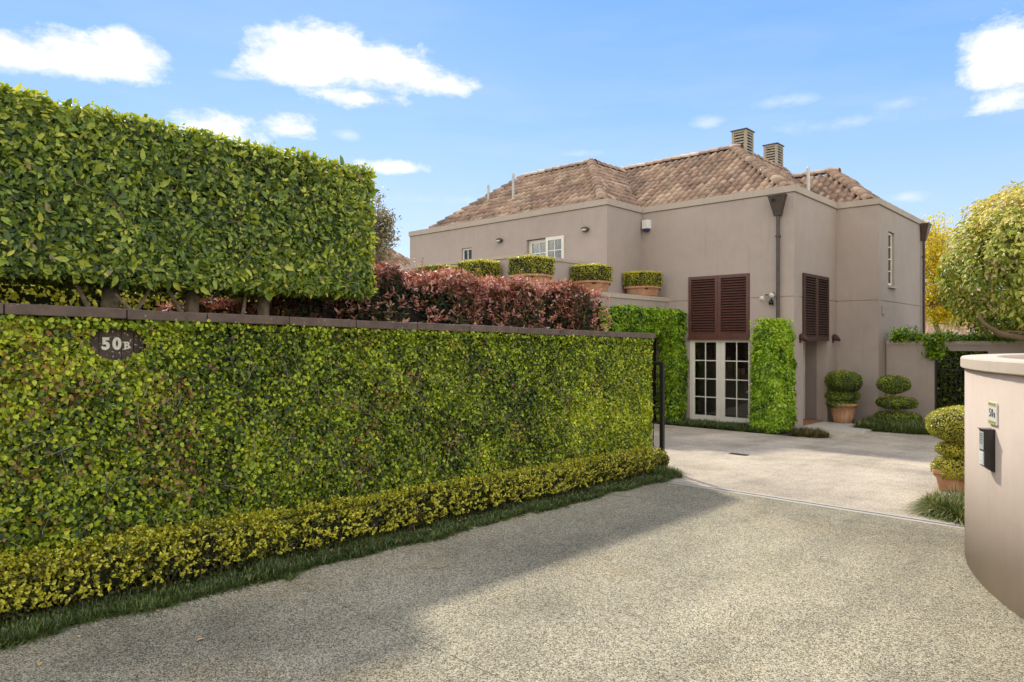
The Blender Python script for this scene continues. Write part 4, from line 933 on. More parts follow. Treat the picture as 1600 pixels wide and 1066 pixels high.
for px, w in ((172, .105), (300, .085), (411, .085)):
    p = on_x(px, 480, -7.6); t_ = MB(); yb = p.y
    trunk(t_, [(-7.6, yb, gz(yb)-.05), (-7.58, yb+.02, 1.4), (-7.6, yb, 2.5), (-7.6, yb+.02, 3.3), (-7.55, yb+.05, 3.9)], w, w*.6)
    t_.build('trunk', M['bark'], th, smooth=True)
for (a, b) in (((-7.6, on_x(172, 480, -7.6).y-.05, 2.45), (-7.2, on_x(110, 440, -7.2).y, 2.95)), ((-7.6, on_x(172, 480, -7.6).y+.08, 2.45), (-7.3, on_x(235, 470, -7.3).y, 2.85)), ((-7.55, on_x(300, 480, -7.55).y, 2.5), (-7.25, on_x(255, 450, -7.25).y, 2.95)), ((-7.55, on_x(372, 488, -7.55).y, 2.35), (-7.3, on_x(385, 460, -7.3).y, 2.9)), ((-7.5, on_x(240, 478, -7.5).y, 2.5), (-7.2, on_x(180, 462, -7.2).y, 2.78))):
    a, b = Vector(a), Vector(b); m_ = (a+b)/2+Vector((0, 0, -.05)); MB().tube([a, m_, b], [.03, .024, .014], 7).build('branch', M['bark'], th, smooth=True)

# bright hedge seen through the gap under the pleached hedge
h2 = thing('garden_hedge', (-10.5, 1, gz(1)), 'sunlit yellow green hedge glimpsed between wall and tall hedge at left', 'hedge')
MB().box(-10.9, -9.9, -4, 5.4, gz(1)-.1, HZ(.66)).build('inner_branches', M['core'], h2)
P, N = box_pts(-11, -9.8, -4, 5.5, 1.2, HZ(.80), 24000, 'XZZY', .04, .1); leaf_mesh('foliage', P, N, .07, .045, L_box, h2, jit=.6, val=.62+.55*rng.random(24000), hi=False)

# ------------------------------------------------------------------ red photinia hedge
rh = thing('red_hedge', (-8.6, 7, gz(7)), 'bushy red tipped photinia hedge between the creeper wall and the house', 'hedge')
X0, X1, Y0, Y1 = -9.3, -8.0, 3.35, 11.45; Zt = HZ(1.0)
n = 60000; P, N = box_pts(X0, X1, Y0, Y1, 1.1, Zt, n, 'XXXZZY', .07, .16)
mound = np.abs(np.sin((P[:, 1]-5.15)*math.pi/1.52)); low_ = np.clip((P[:, 1]-3.7)/1.3, 0, 1); low_ = low_*low_*(3-2*low_)
P[:, 2] -= (1-mound**.7)*.20*(P[:, 2] > 2.4)+(1-low_)*.42*np.clip((P[:, 2]-2.0)/1.2, 0, 1)
P += N*((mound**.7-.75)*.36+(fnoise(P, 2.4, 5)-.5)*.34+(fnoise(P, 7, 15)-.5)*.12)[:, None]
keep = (fnoise(P, 4.2, 91) > .37) | (rng.random(n) < .45); P, N = P[keep], N[keep]; n = len(P); mound = mound[keep]
tp = np.clip((P[:, 2]-(HZ(.55)-(1-low_[keep])*.5))/.5, 0, 1)
val = -.08+.56*rng.random(n)+.95*(fnoise(P, 2.1, 44)-.45)+.56*tp**1.5-.22*(1-mound)**1.5
leaf_mesh('foliage', P, N, .085, .031, L_red, rh, jit=.8, droop=-.25, val=val, alt=(rng.random(n) > .95)*.8, lv=.4)
cr_ = MB(); cr_.box(X0+.2, X1-.2, 5.1, Y1-.22, gz(6)-.1, Zt-.28); cr_.box(X0+.2, X1-.2, Y0+.1, 5.1, gz(3)-.1, Zt-.62); cr_.build('inner_branches', M['core_red'], rh)
def f_red():
    y = random.uniform(4.6, Y1); s = random.random(); m_ = abs(math.sin((y-5.15)*math.pi/1.52)); z = Zt-(1-m_**.6)*.13-.03
    if s < .72: return (random.uniform(X1-.6, X1-.02), y, z+random.uniform(-.06, .03)), (0, 0, 1)
    return (X1+.02*m_, y, random.uniform(2.2, z)), (.75, 0, .6)
sprigs(1500, f_red, L_red, rh, .075, .026, 6, .11, (.58, 1.0))
def f_shoot():
    y = random.uniform(5.0, 11); return (random.uniform(X1-.5, X1-.1), y, Zt-.03), (0, 0, 1.6)
sprigs(38, f_shoot, L_red, rh, .05, .018, 12, .26, (.6, .85))

# ------------------------------------------------------------------ gate frame parked at the wall end
gt = thing('sliding_gate', (-6.2, 9.75, gz(9.75)), 'black metal gate standing open behind the end of the creeper wall', 'gate')
g0 = gz(9.75)+.03; gtp = HZ(-.335)
MB().box(-5.79, -5.73, 9.73, 9.79, g0, gtp).build('gate_post', M['black'], gt); MB().box(-8.9, -8.84, 9.73, 9.79, g0, gtp).build('gate_post', M['black'], gt)
MB().box(-8.84, -5.79, 9.735, 9.785, gtp-.05, gtp).build('top_rail', M['black'], gt); MB().box(-8.84, -5.79, 9.735, 9.785, g0+.98-.03, g0+.98).build('middle_rail', M['black'], gt); MB().box(-8.84, -5.79, 9.735, 9.785, g0, g0+.06).build('bottom_rail', M['black'], gt)
for i in range(24): MB().tube([(-5.92-.12*i, 9.76, g0+.06), (-5.92-.12*i, 9.76, (g0+.95) if i % 2 == 0 else gtp-.05)], .009, 6, False).build('bar', M['black'], gt)

# ------------------------------------------------------------------ green creepers on the house
def vine(name, boxes, lab, n_per, parent_loc, rndr=.1, L=.075, Wd=.032, lm=L_vine, tone=0., taper=False):
    t = thing(name, parent_loc, lab, 'climbing plant')
    for k, (x0, x1, y0, y1, z0, z1, fc, n) in enumerate(boxes):
        P, N = box_pts(x0, x1, y0, y1, z0, z1, n, fc, .05, rndr)
        P += N*((fnoise(P, 1.9, 7)-.5)*.30+(fnoise(P, 7, 2)-.5)*.16)[:, None]
        if taper:
            t_ = np.clip((P[:, 2]-z0)/(z1-z0), 0, 1); f_ = 1.10-.20*t_-.16*np.clip(t_-.86, 0, 1)/.14
            P[:, 0] = (x0+x1)/2+(P[:, 0]-(x0+x1)/2)*f_; P[:, 1] = y1+(P[:, 1]-y1)*(1.22-.30*t_); P[:, 2] -= .16*(np.abs(P[:, 0]-(x0+x1)/2)/(x1-x0)*2)**2*(t_ > .9)
        keep = (fnoise(P, 7, 33) > .42) | (rng.random(n) < .4); P, N = P[keep], N[keep]; n = len(P)
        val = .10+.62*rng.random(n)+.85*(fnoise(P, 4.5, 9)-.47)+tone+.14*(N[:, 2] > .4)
        leaf_mesh('foliage', P, N+np.array([0, 0, .45]), L*1.15, Wd*1.1, lm, t, jit=.55, droop=.9, val=val)
        MB().box(x0+.10, x1-.10, y0+.08, y1-.02, z0+.03, z1-(.3 if taper else .12)).build('stems', M['core'], t)
    return t
v1 = vine('climbing_creeper', [(-10.47, -10.14, 13.2, 17.9, HZ(.22), HZ(.88), 'XXZYyz', 17000), (-10.46, -9.86, 17.45, 18.08, .02, HZ(.84), 'XyyZ', 21000)],
     'bright green creeper framing the garage opening, left of the glazed doors', 0, (-10.3, 17.6, 0))
v2 = vine('climbing_creeper', [(-7.66, -6.80, 17.40, 18.2, .0, HZ(.53), 'XyyZx', 26000)], 'bright green creeper column clipped tall round the downpipe by the entrance', 0, (-7.3, 17.7, 0), .26, tone=.04, taper=True)
def f_v2():
    s = random.random(); z = random.uniform(.05, HZ(.5))
    if s < .15: return (random.uniform(-7.6, -6.9), random.uniform(17.45, 18), HZ(.5)), (0, 0, 1)
    return ((random.uniform(-7.7, -6.8), 17.42, z), (0, -.7, .6)) if s < .6 else ((-6.8, random.uniform(17.4, 18), z), (.7, 0, .6))
sprigs(700, f_v2, L_vine, v2, .06, .024, 5, .07, (.5, 1.0))
def f_v1():
    if random.random() < .5: return (-10.14, random.uniform(13.4, 17.9), random.uniform(HZ(.25), HZ(.86))), (.7, 0, .6)
    return (random.uniform(-10.4, -9.9), 17.47, random.uniform(.1, HZ(.8))), (0, -.7, .6)
sprigs(650, f_v1, L_vine, v1, .06, .024, 5, .07, (.45, .95))

# ------------------------------------------------------------------ topiary
def tiers(t, lst, lm, L=.034, dens=5200, tone=0., y_skew=0):
    for (cx, cy, z, rx, ry, rz, pw) in lst:
        n = int(dens*max(rx, .3)*max(rz, .12)*8)+900; P, N = ell_pts((cx, cy, z), (rx, ry, rz), n, .04, pw)
        P += N*((fnoise(P, 5, 3)-.5)*.09)[:, None]
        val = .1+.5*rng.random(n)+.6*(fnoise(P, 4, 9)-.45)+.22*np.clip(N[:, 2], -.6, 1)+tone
        leaf_mesh('foliage', P, N, L, L*.62, lm, t, jit=.65, val=val, alt=(rng.random(n) > .97)*.7, hi=False)
        c_ = MB(); core_ell(c_, (cx, cy, z), (rx*.9, ry*.9, rz*.86)); c_.build('branches', M['core'], t)
# tier positions from the picture, on a vertical axis at distance d
def at_d(px, py, d): r_ = ray(px, py); return r_*d+Vector((0, 0, EYE))
def z_at(py, d): return EYE+(533-py)/1080*d
d1 = 19.3; p1 = at_d(1318, 600, d1)
t1 = thing('potted_topiary', (p1.x, p1.y, 0), 'tiered round topiary in a rain streaked terracotta pot beside the entrance', 'potted plant')
MB().lathe([(.24, .0), (.29, .25), (.345, .52), (.38, .53), (.385, .60), (.35, .605), (.33, .56)], p1.x, p1.y, 26).build('pot', M['terracotta'], t1, smooth=True)
MB().tube([(p1.x, p1.y, .5), (p1.x, p1.y, z_at(595, d1))], .03, 8).build('trunk', M['bark'], t1)
tiers(t1, [(p1.x, p1.y, z_at(596, d1), .47, .47, .30, 2.3), (p1.x-.03, p1.y, z_at(618.5, d1), .44, .44, .13, 3), (p1.x-.04, p1.y, z_at(631, d1), .40, .40, .115, 3)], L_topi)
d2 = 18.7; p2 = at_d(1398, 600, d2); t2 = thing('topiary_bush', (p2.x, p2.y, 0), 'three tiered clipped bush growing from dark grass against the garden wall', 'bush')
MB().tube([(p2.x, p2.y, -.02), (p2.x+.03, p2.y, .6), (p2.x-.05, p2.y, z_at(600, d2))], .035, 8).build('trunk', M['bark'], t2)
tiers(t2, [(at_d(1396, 0, d2).x, p2.y, z_at(601, d2), .42, .42, .25, 2.1), (at_d(1401, 0, d2).x, p2.y, z_at(629, d2), .50, .50, .165, 2.8), (at_d(1404, 0, d2).x, p2.y, z_at(654, d2), .59, .59, .205, 2.8)], L_topi, tone=.08)
d3 = 9.75; p3 = at_d(1503, 700, d3); g3 = gz(p3.y); t3 = thing('potted_topiary', (p3.x, p3.y, g3), 'yellow green topiary in a square pot, half hidden by the curved wall', 'potted plant')
q = MB(); q.lathe([(.25, g3), (.27, g3+.1), (.30, g3+.26), (.33, g3+.265), (.33, g3+.31), (.28, g3+.312)], p3.x, p3.y, 28, sq=6).build('pot', M['terracotta'], t3)
MB().tube([(p3.x, p3.y, g3+.25), (p3.x, p3.y, z_at(660, d3))], .03, 8).build('trunk', M['bark'], t3)
tiers(t3, [(p3.x+.02, p3.y, z_at(664, d3), .46, .46, .25, 2.4), (p3.x-.0, p3.y, z_at(702, d3), .32, .32, .12, 2.6), (p3.x-.0, p3.y, z_at(732, d3), .37, .37, .17, 2.6)], L_topi_y, .026, 11000)
t = thing('path_light', (-1.42, 9.35, gz(9.3)), 'small pale square path light beside the curved wall', 'light')
MB().box(-1.45, -1.39, 9.32, 9.38, gz(9.3), gz(9.3)+.36).build('post', M['white'], t); MB().box(-1.48, -1.36, 9.29, 9.41, gz(9.3)+.36, gz(9.3)+.45).build('head', M['white'], t, bevel=.006)

# ------------------------------------------------------------------ garden wall with iron gate at right
gw = thing('garden_wall', (-2, 22.1, 0), 'taupe rendered garden wall with coping and a gate opening right of the house', 'wall')
fix_normals(panel(MB(), 'y', 22.1, 1, -5.66, 7, -.1, HZ(-.10), [(-4.45, -3.2, -.2, HZ(-.27))], .28).build('wall_body', M['stucco'], gw))
MB().box(-5.66, 7, 22.07, 22.41, HZ(-.10), HZ(.0)).build('coping', M['coping'], gw)
ig = thing('iron_gate', (-3.8, 22.25, 0), 'black iron bar gate closed in the garden wall opening', 'gate')
q = MB(); q.box(-4.44, -4.40, 22.2, 22.24, .04, HZ(-.30)); q.box(-3.25, -3.21, 22.2, 22.24, .04, HZ(-.30)); q.box(-4.40, -3.25, 22.2, 22.24, .04, .08); q.box(-4.40, -3.25, 22.2, 22.24, HZ(-.62), HZ(-.59)); q.box(-4.40, -3.25, 22.2, 22.24, HZ(-.80), HZ(-.77)); q.build('gate_frame', M['black'], ig)
for i in range(9): MB().tube([(-4.30+.12*i, 22.22, .08), (-4.30+.12*i, 22.22, HZ(-.40))], .011, 6, True).build('bar', M['black'], ig)
# hedge seen through the gate
h3 = thing('garden_hedge', (-2.5, 24.2, 0), 'dark glossy hedge seen through the black iron gate', 'hedge')
P, N = box_pts(-5.4, 3, 23.9, 25.5, .3, HZ(.12), 16000, 'yyZ', .07, .1); P += N*((fnoise(P, 2, 3)-.5)*.3)[:, None]
leaf_mesh('foliage', P, N, .10, .05, L_topi, h3, jit=.8, val=.1+.6*rng.random(16000), hi=False); MB().box(-5.3, 3, 24.1, 25.4, -.05, HZ(-.05)).build('inner_branches', M['core'], h3)
def s6(): return (random.uniform(-4.9, -2.8), random.uniform(23.0, 23.8), 0)
grass('ground_cover', s6, 160, 26, .3, L_box, lab='bright low plants on the ground behind the iron gate', cat='plants', width=.02, bright=.2)
# vine lying along the top of the garden wall
vt = thing('wall_vine', (-4, 22.2, HZ(0)), 'leafy vine sprawling along the top of the garden wall', 'climbing plant')
Ps = []; vs = MB()
for i in range(150):
    x = -5.5+5.8*random.random()**1.25; amp = .30 if x < -4.9 else (.10 if x < -4.7 else .17); c_ = Vector((x, 22.2+random.uniform(-.14, .2), HZ(.02)))
    e_ = c_+Vector((random.uniform(-.25, .25), random.uniform(-.25, .15), random.uniform(.05, 1)*amp*1.3)); vs.tube([c_, (c_+e_)/2+Vector((0, 0, .04)), e_], .006, 5, False)
    for j in range(52): Ps.append(c_.lerp(e_, random.random())+Vector((random.gauss(0, .06), random.gauss(0, .06), random.gauss(.02, .045))))
for i in range(700): Ps.append(Vector((-4.42+random.gauss(0, .13), 22.03+random.gauss(0, .05), HZ(.12)-random.random()*.62)))
Ps = np.array([tuple(p) for p in Ps]); leaf_mesh('foliage', Ps, np.tile([0, -.5, 1.], (len(Ps), 1)), .075, .045, L_vine, vt, jit=.7, val=.05+.75*rng.random(len(Ps)), alt=(rng.random(len(Ps)) > .95)*.8); vs.build('stems', M['twig'], vt)['kind'] = 'stuff'

# ------------------------------------------------------------------ trees
def tree(name, base, segs, cat, lab, lm, crown, nleaf, L, Wd, seed, hang=.3, val0=.1, trunk_r=.12, core_=False, twigs=120, clump=.25):
    """crown: list of (cx,cy,cz,rx,ry,rz) ellipsoids"""
    random.seed(seed); t = thing(name, base, lab, cat, None); tr_ = MB(); k = len(segs)
    tr_.tube(segs, [trunk_r*(1-.55*i/(k-1)) for i in range(k)], 10); tr_.build('trunk', M['bark'], t, smooth=True)
    br_ = MB(); top = Vector(segs[-1]); ends = []
    for i in range(twigs):
        c_ = random.choice(crown); d = Vector((random.gauss(0, 1), random.gauss(0, 1), random.gauss(.1, .9))).normalized(); e_ = Vector((c_[0]+d.x*c_[3]*.88, c_[1]+d.y*c_[4]*.88, c_[2]+d.z*c_[5]*.88))
        s_ = Vector(segs[random.randrange(max(1, k//2), k)]); m_ = s_.lerp(e_, .45)+Vector((0, 0, random.uniform(-.15, .25))); r0 = trunk_r*random.uniform(.12, .32)
        br_.tube([s_, m_, e_], [r0, r0*.6, r0*.18], 6, False); ends += [e_, m_.lerp(e_, .5), m_.lerp(e_, .8)]
    br_.build('twigs', M['bark'], t, smooth=True)['kind'] = 'stuff'
    return t, ends
# yellow tree behind the house corner
dY = 33.; yb = at_d(1468, 533, dY)
cr = [(at_d(px, py, dY).x, at_d(px, py, dY).y, at_d(px, py, dY).z, r_, r_, r_*.8) for px, py, r_ in ((1462, 362, .95), (1485, 378, .95), (1448, 400, .8), (1470, 425, 1.0), (1500, 420, .9), (1510, 470, .9), (1455, 480, .8), (1485, 490, .9))]
ty, ends = tree('yellow_tree', (yb.x, yb.y, 0), [(yb.x, yb.y, -.1), (yb.x+.1, yb.y, 1.6), (yb.x-.15, yb.y, 3.2), (yb.x+.1, yb.y, 4.6), (yb.x, yb.y, 6)], 'tree', 'golden yellow leaved tree standing behind the right corner of the house', L_yellow, cr, 0, 0, 0, 5, trunk_r=.16, twigs=130)
E_ = np.array([tuple(p) for p in ends]); idx = rng.integers(0, len(E_), 15000); P = E_[idx]+rng.normal(0, .19, (15000, 3)); leaf_mesh('foliage', P, np.tile([0, -.3, 1.], (15000, 1)), .13, .075, L_yellow, ty, jit=.9, val=.1+.8*rng.random(15000), hi=False)
# round clipped tree at the right edge
dR = 15.5; rc_ = at_d(1668, 405, dR)
crR = [(rc_.x, rc_.y, rc_.z, 2.3, 2.3, 1.7)]
tb = Vector((rc_.x+.7, rc_.y+.3, 0))
tR, ends = tree('round_tree', (tb.x, tb.y, 0), [tuple(tb+Vector((0, 0, -.05))), tuple(tb+Vector((0, 0, 1.5))), tuple(tb+Vector((-.2, 0, 2.5))), (rc_.x+.1, rc_.y, rc_.z-.4), (rc_.x, rc_.y, rc_.z+.6)], 'tree', 'dome shaped tree with green and cream leaves at the right edge', L_round, crR, 0, 0, 0, 9, trunk_r=.15, twigs=70)
q = MB(); a_ = at_d(1536, 505, dR-1.2); b_ = at_d(1562, 522, dR-1.1); c_ = at_d(1620, 532, dR-.6); q.tube([a_+Vector((-.1, 0, .22)), a_, b_, c_, tuple(tb+Vector((0, 0, 2.2)))], [.02, .04, .06, .075, .09], 8); q.build('branch', M['twig'], tR, smooth=True); MB().tube([tuple(tb+Vector((0, 0, 2.4))), at_d(1575, 518, dR-1)], [.04, .02], 6).build('branch', M['twig'], tR, smooth=True)
n = 44000; P, N = ell_pts((rc_.x, rc_.y, rc_.z-.03), (2.42, 2.42, 1.84), n, .10, 2.3); ln_ = fnoise(P, 1.5, 3)
P += N*((ln_-.5)*.8+(fnoise(P, 4.5, 8)-.5)*.45)[:, None]; keep = (P[:, 2] > rc_.z-1.85+.4*(fnoise(P, 3, 2))) & ((fnoise(P, 3.2, 19) > .41) | (N[:, 2] > .35) | (rng.random(n) < .12)); P, N = P[keep], N[keep]; n = len(P)
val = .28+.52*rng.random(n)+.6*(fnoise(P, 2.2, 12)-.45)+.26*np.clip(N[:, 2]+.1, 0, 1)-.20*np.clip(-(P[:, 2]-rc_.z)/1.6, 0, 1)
leaf_mesh('foliage', P, N+np.array([0, 0, .5]), .105, .05, L_round, tR, jit=.5, droop=.7, val=val, alt=(rng.random(n) < np.clip(.03+.5*(fnoise(P, 2.8, 71)-.5)+.1*(N[:, 2] > .5), .015, .5))*.9)
P, N = ell_pts((rc_.x, rc_.y, rc_.z), (1.9, 1.9, 1.35), 9000, .2, 2.1); leaf_mesh('foliage', P, N, .11, .055, L_topi, tR, jit=.9, val=.1+.6*rng.random(9000), hi=False)
# brown-green tree seen past the end of the pleached hedge
dB = 32.; bb = at_d(560, 400, dB)
crB = [(at_d(px, py, dB).x, at_d(px, py, dB).y, at_d(px, py, dB).z, r_, r_, r_) for px, py, r_ in ((560, 335, 1.5), (575, 380, 1.4), (540, 395, 1.5), (592, 345, .6), (600, 372, .55))]
tB, ends = tree('bronze_tree', (bb.x, bb.y, 0), [(bb.x, bb.y, -.1), (bb.x, bb.y, 3), (bb.x+.3, bb.y, 5), (bb.x, bb.y, 8)], 'tree', 'sparse bronze green tree showing past the end of the tall hedge', L_far, crB, 0, 0, 0, 3, trunk_r=.2, twigs=110)
E_ = np.array([tuple(p) for p in ends]); idx = rng.integers(0, len(E_), 4200); P = E_[idx]+rng.normal(0, .17, (4200, 3)); leaf_mesh('foliage', P, np.tile([0, -.3, 1.], (4200, 1)), .17, .07, L_far, tB, jit=.9, val=rng.random(4200), hi=False)

# ------------------------------------------------------------------ neighbouring houses
def hip_house(name, cx, cy, w, d, zw, zr, lab, wallm, tilem, tiles=True, rid=.0):
    t = thing(name, (cx, cy, 0), lab, 'house')
    MB().box(cx-w/2, cx+w/2, cy-d/2, cy+d/2, -.1, zw).build('wall', wallm, t)
    e = .4; A = [Vector((cx-w/2-e, cy-d/2-e, zw)), Vector((cx+w/2+e, cy-d/2-e, zw)), Vector((cx+w/2+e, cy+d/2+e, zw)), Vector((cx-w/2-e, cy+d/2+e, zw))]
    k = rid/2; T = [Vector((cx-k, cy, zr)), Vector((cx+k, cy, zr))]
    faces = [(A[0], A[1], T[1], T[0]), (A[1], A[2], T[1], T[1]), (A[2], A[3], T[0], T[1]), (A[3], A[0], T[0], T[0])]
    b = MB(); b.add(A+T, [(0,1,5,4), (1,2,5), (2,3,4,5), (3,0,4), (3,2,1,0)]); rf = b.build('roof', M['tile_bed'], t, loc=(cx, cy, zw))
    mb = MB(); vals = []
    for f in faces[:2]+faces[3:]:
        P = list(f); u = (P[1]-P[0]).normalized(); nn = u.cross(P[2]-P[1]).normalized(); nn = nn if nn.z > 0 else -nn; v = nn.cross(u)
        poly = [((p-P[0]).dot(u), (p-P[0]).dot(v)) for p in P]; vm = max(p[1] for p in poly); um = max(p[0] for p in poly)
        for j in range(int(vm/EXP)+1):
            for i in range(int(um/TW)+1):
                if inside((TW*(i+.5), j*EXP+.15), poly):
                    Mx = Matrix.Identity(4); o_ = P[0]+u*(TW*(i+.5))+v*(j*EXP)+nn*.012
                    for r_ in range(3): Mx[r_][0] = u[r_]; Mx[r_][1] = v[r_]; Mx[r_][2] = nn[r_]; Mx[r_][3] = o_[r_]
                    add_tiles_to(mb, vals, Mx, TV, TF)
    for a, bb_ in ((A[0], T[0]), (A[1], T[1]), (T[0], T[1])):
        d_ = bb_-a
        if d_.length < .3: continue
        y = d_.normalized(); side = y.cross(Vector((0, 0, 1))).normalized(); z = side.cross(y)
        for i in range(int(d_.length/.36)):
            Mx = Matrix.Identity(4); p = a+y*i*.36+z*.05
            for r_ in range(3): Mx[r_][0] = side[r_]; Mx[r_][1] = y[r_]; Mx[r_][2] = z[r_]; Mx[r_][3] = p[r_]
            add_tiles_to(mb, vals, Mx, RV, RF)
    o = mb.build('roof_tiling', tilem, rf, smooth=True); o['kind'] = 'stuff'; a = o.data.attributes.new('val', 'FLOAT', 'FACE'); a.data.foreach_set('value', vals)
    return t
pL = at_d(607, 392, 34)
nl = hip_house('neighbour_house', pL.x, pL.y, 6.5, 6.5, pL.z-2.6, pL.z, 'neighbouring house whose pale tiled hip roof peeps above the red hedge', M['stucco'], M['tile_pale'])
pR = at_d(1560, 470, 52)
nr_ = hip_house('neighbour_house', pR.x, pR.y, 13, 8, pR.z-3.4, pR.z+.6, 'pale neighbouring house with pinkish roof behind the yellow tree', simple('pale_house_paint', (.62, .58, .52), .8), M['tile_pale'], rid=6)
for t_ in (nl, nr_):
    c_ = wl(t_); yy0 = c_.y-(3.25 if t_ is nl else 4)-.03
    for dx_ in (-1.6, 1.6):
        w_ = MB().box(c_.x+dx_-.6, c_.x+dx_+.6, yy0-.03, yy0+.02, 1.0, 2.2).build('window', M['cream'], t_); MB().box(c_.x+dx_-.5, c_.x+dx_+.5, yy0-.035, yy0-.031, 1.1, 2.1).build('pane', M['gloss_black'], w_)
# far garden planting that closes the view behind the walls
def far_bush(x, y, r_, h, lm, lab, n=2600, vv=(.1, .7)):
    t = thing('garden_tree', (x, y, 0), lab, 'tree'); MB().tube([(x, y, -.1), (x, y, h*.6)], .12, 8).build('trunk', M['bark'], t)
    P, N = ell_pts((x, y, h*.58), (r_, r_, h*.45), n, .15, 2.2); P += N*((fnoise(P, .9, x)-.5)*1.0)[:, None]; leaf_mesh('foliage', P, N, .22, .12, lm, t, jit=.8, val=vv[0]+vv[1]*rng.random(n), hi=False)
    c_ = MB(); core_ell(c_, (x, y, h*.58), (r_*.72, r_*.72, h*.3)); c_.build('inner_branches', M['core'], t)
far_bush(-3.4, 39, 1.8, 3.3, L_yellow, 'low golden bush far behind the gate wall', 3500); far_bush(.5, 36, 2.0, 3.0, L_box, 'pale green shrub behind the dome tree'); far_bush(5, 34, 2.2, 3.4, L_topi, 'dark green shrub beyond the circular wall')
far_bush(-26, 20, 2.4, 4.4, L_topi, 'dark garden tree behind the left end of the house')

# ------------------------------------------------------------------ circular rendered wall, plate and intercom
RC, RR = Vector((3.23, 8.5)), 4.6
rw = thing('curved_wall', (RC.x, RC.y, gz(8.5)), 'low round walled enclosure in pale warm render at the right', 'wall')
def ringwall(ro, ri, z0f, z1f, n=144):
    b = MB(); rows = []
    for k in range(n):
        th_ = 2*math.pi*k/n; c_, s_ = math.cos(th_), math.sin(th_); y = RC.y+ro*s_
        z0, z1 = z0f(y), z1f(y); b.v += [(RC.x+ro*c_, RC.y+ro*s_, z0), (RC.x+ro*c_, RC.y+ro*s_, z1), (RC.x+ri*c_, RC.y+ri*s_, z1), (RC.x+ri*c_, RC.y+ri*s_, z0)]
    for k in range(n):
        a, c = k*4, ((k+1) % n)*4; b.f += [(a, c, c+1, a+1), (a+1, c+1, c+2, a+2), (a+2, c+2, c+3, a+3), (a+3, c+3, c, a)]
    return b
CT = HZ(-.145)
o = ringwall(RR, RR-.2, lambda y: gz(y)-.1, lambda y: CT-.098).build('wall_body', M['curved'], rw); o.data.polygons.foreach_set('use_smooth', [abs(p.normal.z) < .5 for p in o.data.polygons])
b = MB(); n = 144; prof = [(RR+.028, CT-.098), (RR+.034, CT-.09), (RR+.034, CT-.012), (RR+.024, CT), (RR-.25, CT), (RR-.26, CT-.01), (RR-.26, CT-.098)]
for k in range(n):
    th_ = 2*math.pi*k/n
    for r_, z in prof: b.v.append((RC.x+r_*math.cos(th_), RC.y+r_*math.sin(th_), z))
m_ = len(prof)
for k in range(n):
    for j in range(m_): b.f.append((k*m_+j, ((k+1) % n)*m_+j, ((k+1) % n)*m_+(j+1) % m_, k*m_+(j+1) % m_))
fix_normals(b.build('coping', M['curved_cap'], rw))
MB().lathe([(RR-.21, gz(8)+.1), (RR-.21, gz(8)+.15)], RC.x, RC.y, 64).build('gravel_bed', M['court'], rw)
def on_ring(px, py, extra=0.):
    r_ = ray(px, py); D = Vector((r_.x, r_.y)); R_ = RR+extra; A_ = D.dot(D); B_ = -2*D.dot(RC); C_ = RC.dot(RC)-R_*R_
    s_ = (-B_-math.sqrt(B_*B_-4*A_*C_))/(2*A_); return Vector((r_.x*s_, r_.y*s_, EYE+r_.z*s_))
def wallframe(px, py):
    p = on_ring(px, py); nrm_ = Vector((p.x-RC.x, p.y-RC.y, 0)).normalized(); u = Vector((0, 0, 1)).cross(nrm_); Mx = Matrix.Identity(4)
    for r_ in range(3): Mx[r_][0] = u[r_]; Mx[r_][1] = (0, 0, 1)[r_]; Mx[r_][2] = nrm_[r_]
    return p, Mx.to_euler(), nrm_, u
def onwall(name, p, rot, label, cat):
    t = thing(name, p, label, cat); t.rotation_euler = rot; return t
def lpart(mb, name, m, t, bevel=0, off=(0, 0, 0)):
    o = mb.build(name, m, None, loc=(0, 0, 0), local=True, bevel=bevel); o.parent = t; o.location = off; return o
pp, rot, nn_, uu_ = wallframe(1553, 646)
wl_l = (on_ring(1547.5, 630)-on_ring(1559.5, 630)).length; hh_ = abs(on_ring(1553, 629).z-on_ring(1553, 664).z)
np_ = onwall('number_plate', pp, rot, 'small white house number plate with yellow borders above the intercom', 'sign'); w2, h2_ = wl_l/2, hh_/2
lpart(MB().box(-w2, w2, -h2_, h2_, 0, .012), 'plate', M['plate'], np_, .002)
for s_ in (-1, 1):
    a_, b_ = sorted((s_*h2_*.97, s_*h2_*.66)); lpart(MB().box(-w2*.97, w2*.97, a_, b_, .0122, .0135), 'border', M['plate_yellow'], np_)
    q = MB()
    for i in range(4):
        x = -w2*.72+w2*.48*i; y = (a_+b_)/2; q.add([(x-w2*.1, y-s_*h2_*.10, .0139), (x+w2*.1, y-s_*h2_*.10, .0139), (x+w2*.04, y+s_*h2_*.10, .0139), (x-w2*.04, y+s_*h2_*.10, .0139)], [(0,1,2,3)] if s_ > 0 else [(3,2,1,0)])
    lpart(q, 'border_mark', M['ink'], np_)
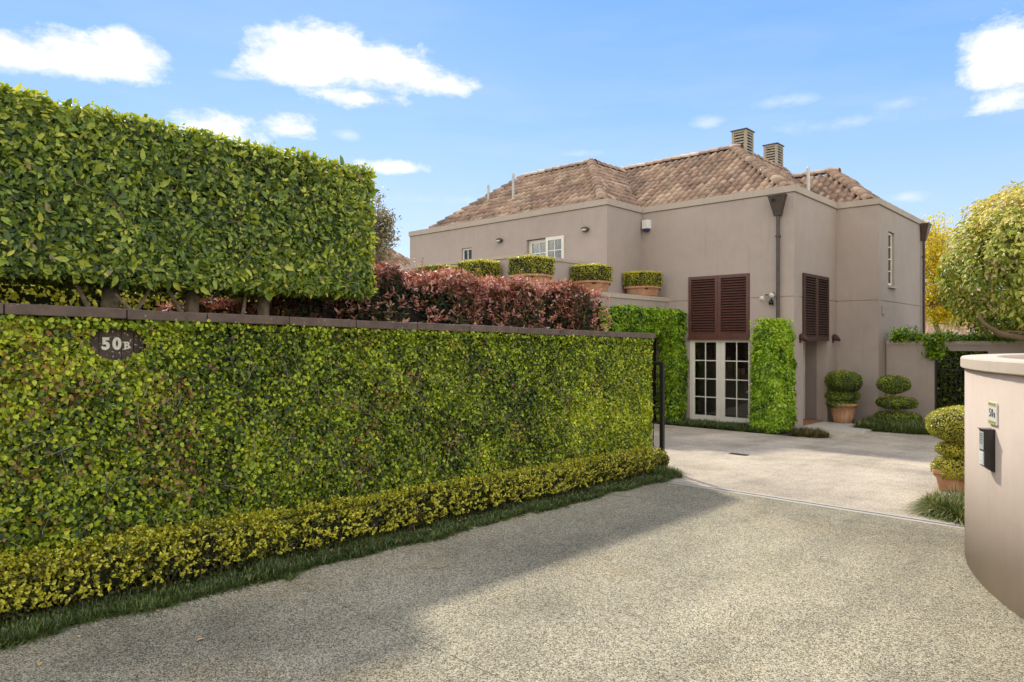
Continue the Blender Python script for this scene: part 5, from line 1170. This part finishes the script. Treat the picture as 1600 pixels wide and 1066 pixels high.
for s_, x, sz, y in (('5', -w2*.52, h2_*1.05, 0), ('0', w2*.05, h2_*1.05, 0), ('B', w2*.60, h2_*.66, -h2_*.13)):
    me = text_mesh(s_, sz, 0, .0012); me.materials.clear(); me.materials.append(M['ink']); me.transform(Matrix.Diagonal((.62*w2/h2_*1.35, 1, 1, 1)))
    o = bpy.data.objects.new('numeral', me); C.objects.link(o); o.parent = np_; o.location = (x, y, .0135)
pp, rot, nn_, uu_ = wallframe(1551, 703)
ic = onwall('intercom', pp, rot, 'black intercom keypad with hooded face on the curved wall', 'intercom')
Hh = abs(on_ring(1551, 671).z-on_ring(1551, 737).z)/2; Wf = .055
body = MB(); zt_ = .075
# hooded body: side profile extruded; the slanted face looks to the left-down
body.add([(x, y, z) for x in (-Wf, Wf) for y, z in ((Hh, 0), (Hh*.97, zt_), (-Hh*.78, zt_*.92), (-Hh, .018), (-Hh, 0))], [(0,1,2,3,4), (9,8,7,6,5), (0,5,6,1), (1,6,7,2), (2,7,8,3), (3,8,9,4), (4,9,5,0)])
fix_normals(lpart(body, 'housing', M['gloss_black'], ic, .003))
lpart(MB().box(-Wf*.74, Wf*.74, Hh*.02, Hh*.86, zt_-.001, zt_+.003), 'speaker_panel', M['steel'], ic)
lpart(MB().box(-Wf*.74, Wf*.74, -Hh*.72, -Hh*.08, zt_-.004, zt_+.001), 'keypad', M['steel'], ic)
for i in range(4):
    for j in range(3): lpart(MB().box(-.012, .012, -.009, .009, 0, .004), 'key', M['white'], ic, off=((j-1)*.026, -Hh*.17-i*Hh*.155, zt_+.001))
for j in range(6): lpart(MB().box(-Wf*.6, Wf*.6, -.0025, .0025, 0, .0012), 'speaker_slot', M['gloss_black'], ic, off=(0, Hh*.75-j*.015, zt_+.003))
lpart(MB().box(-Wf*.90, Wf*1.0, Hh*.97, Hh*1.0, 0, zt_+.012), 'hood', M['gloss_black'], ic)
print('tris', sum(len(o.data.loop_triangles) if not o.data.calc_loop_triangles() else 0 for o in bpy.data.objects if o.type == 'MESH'))
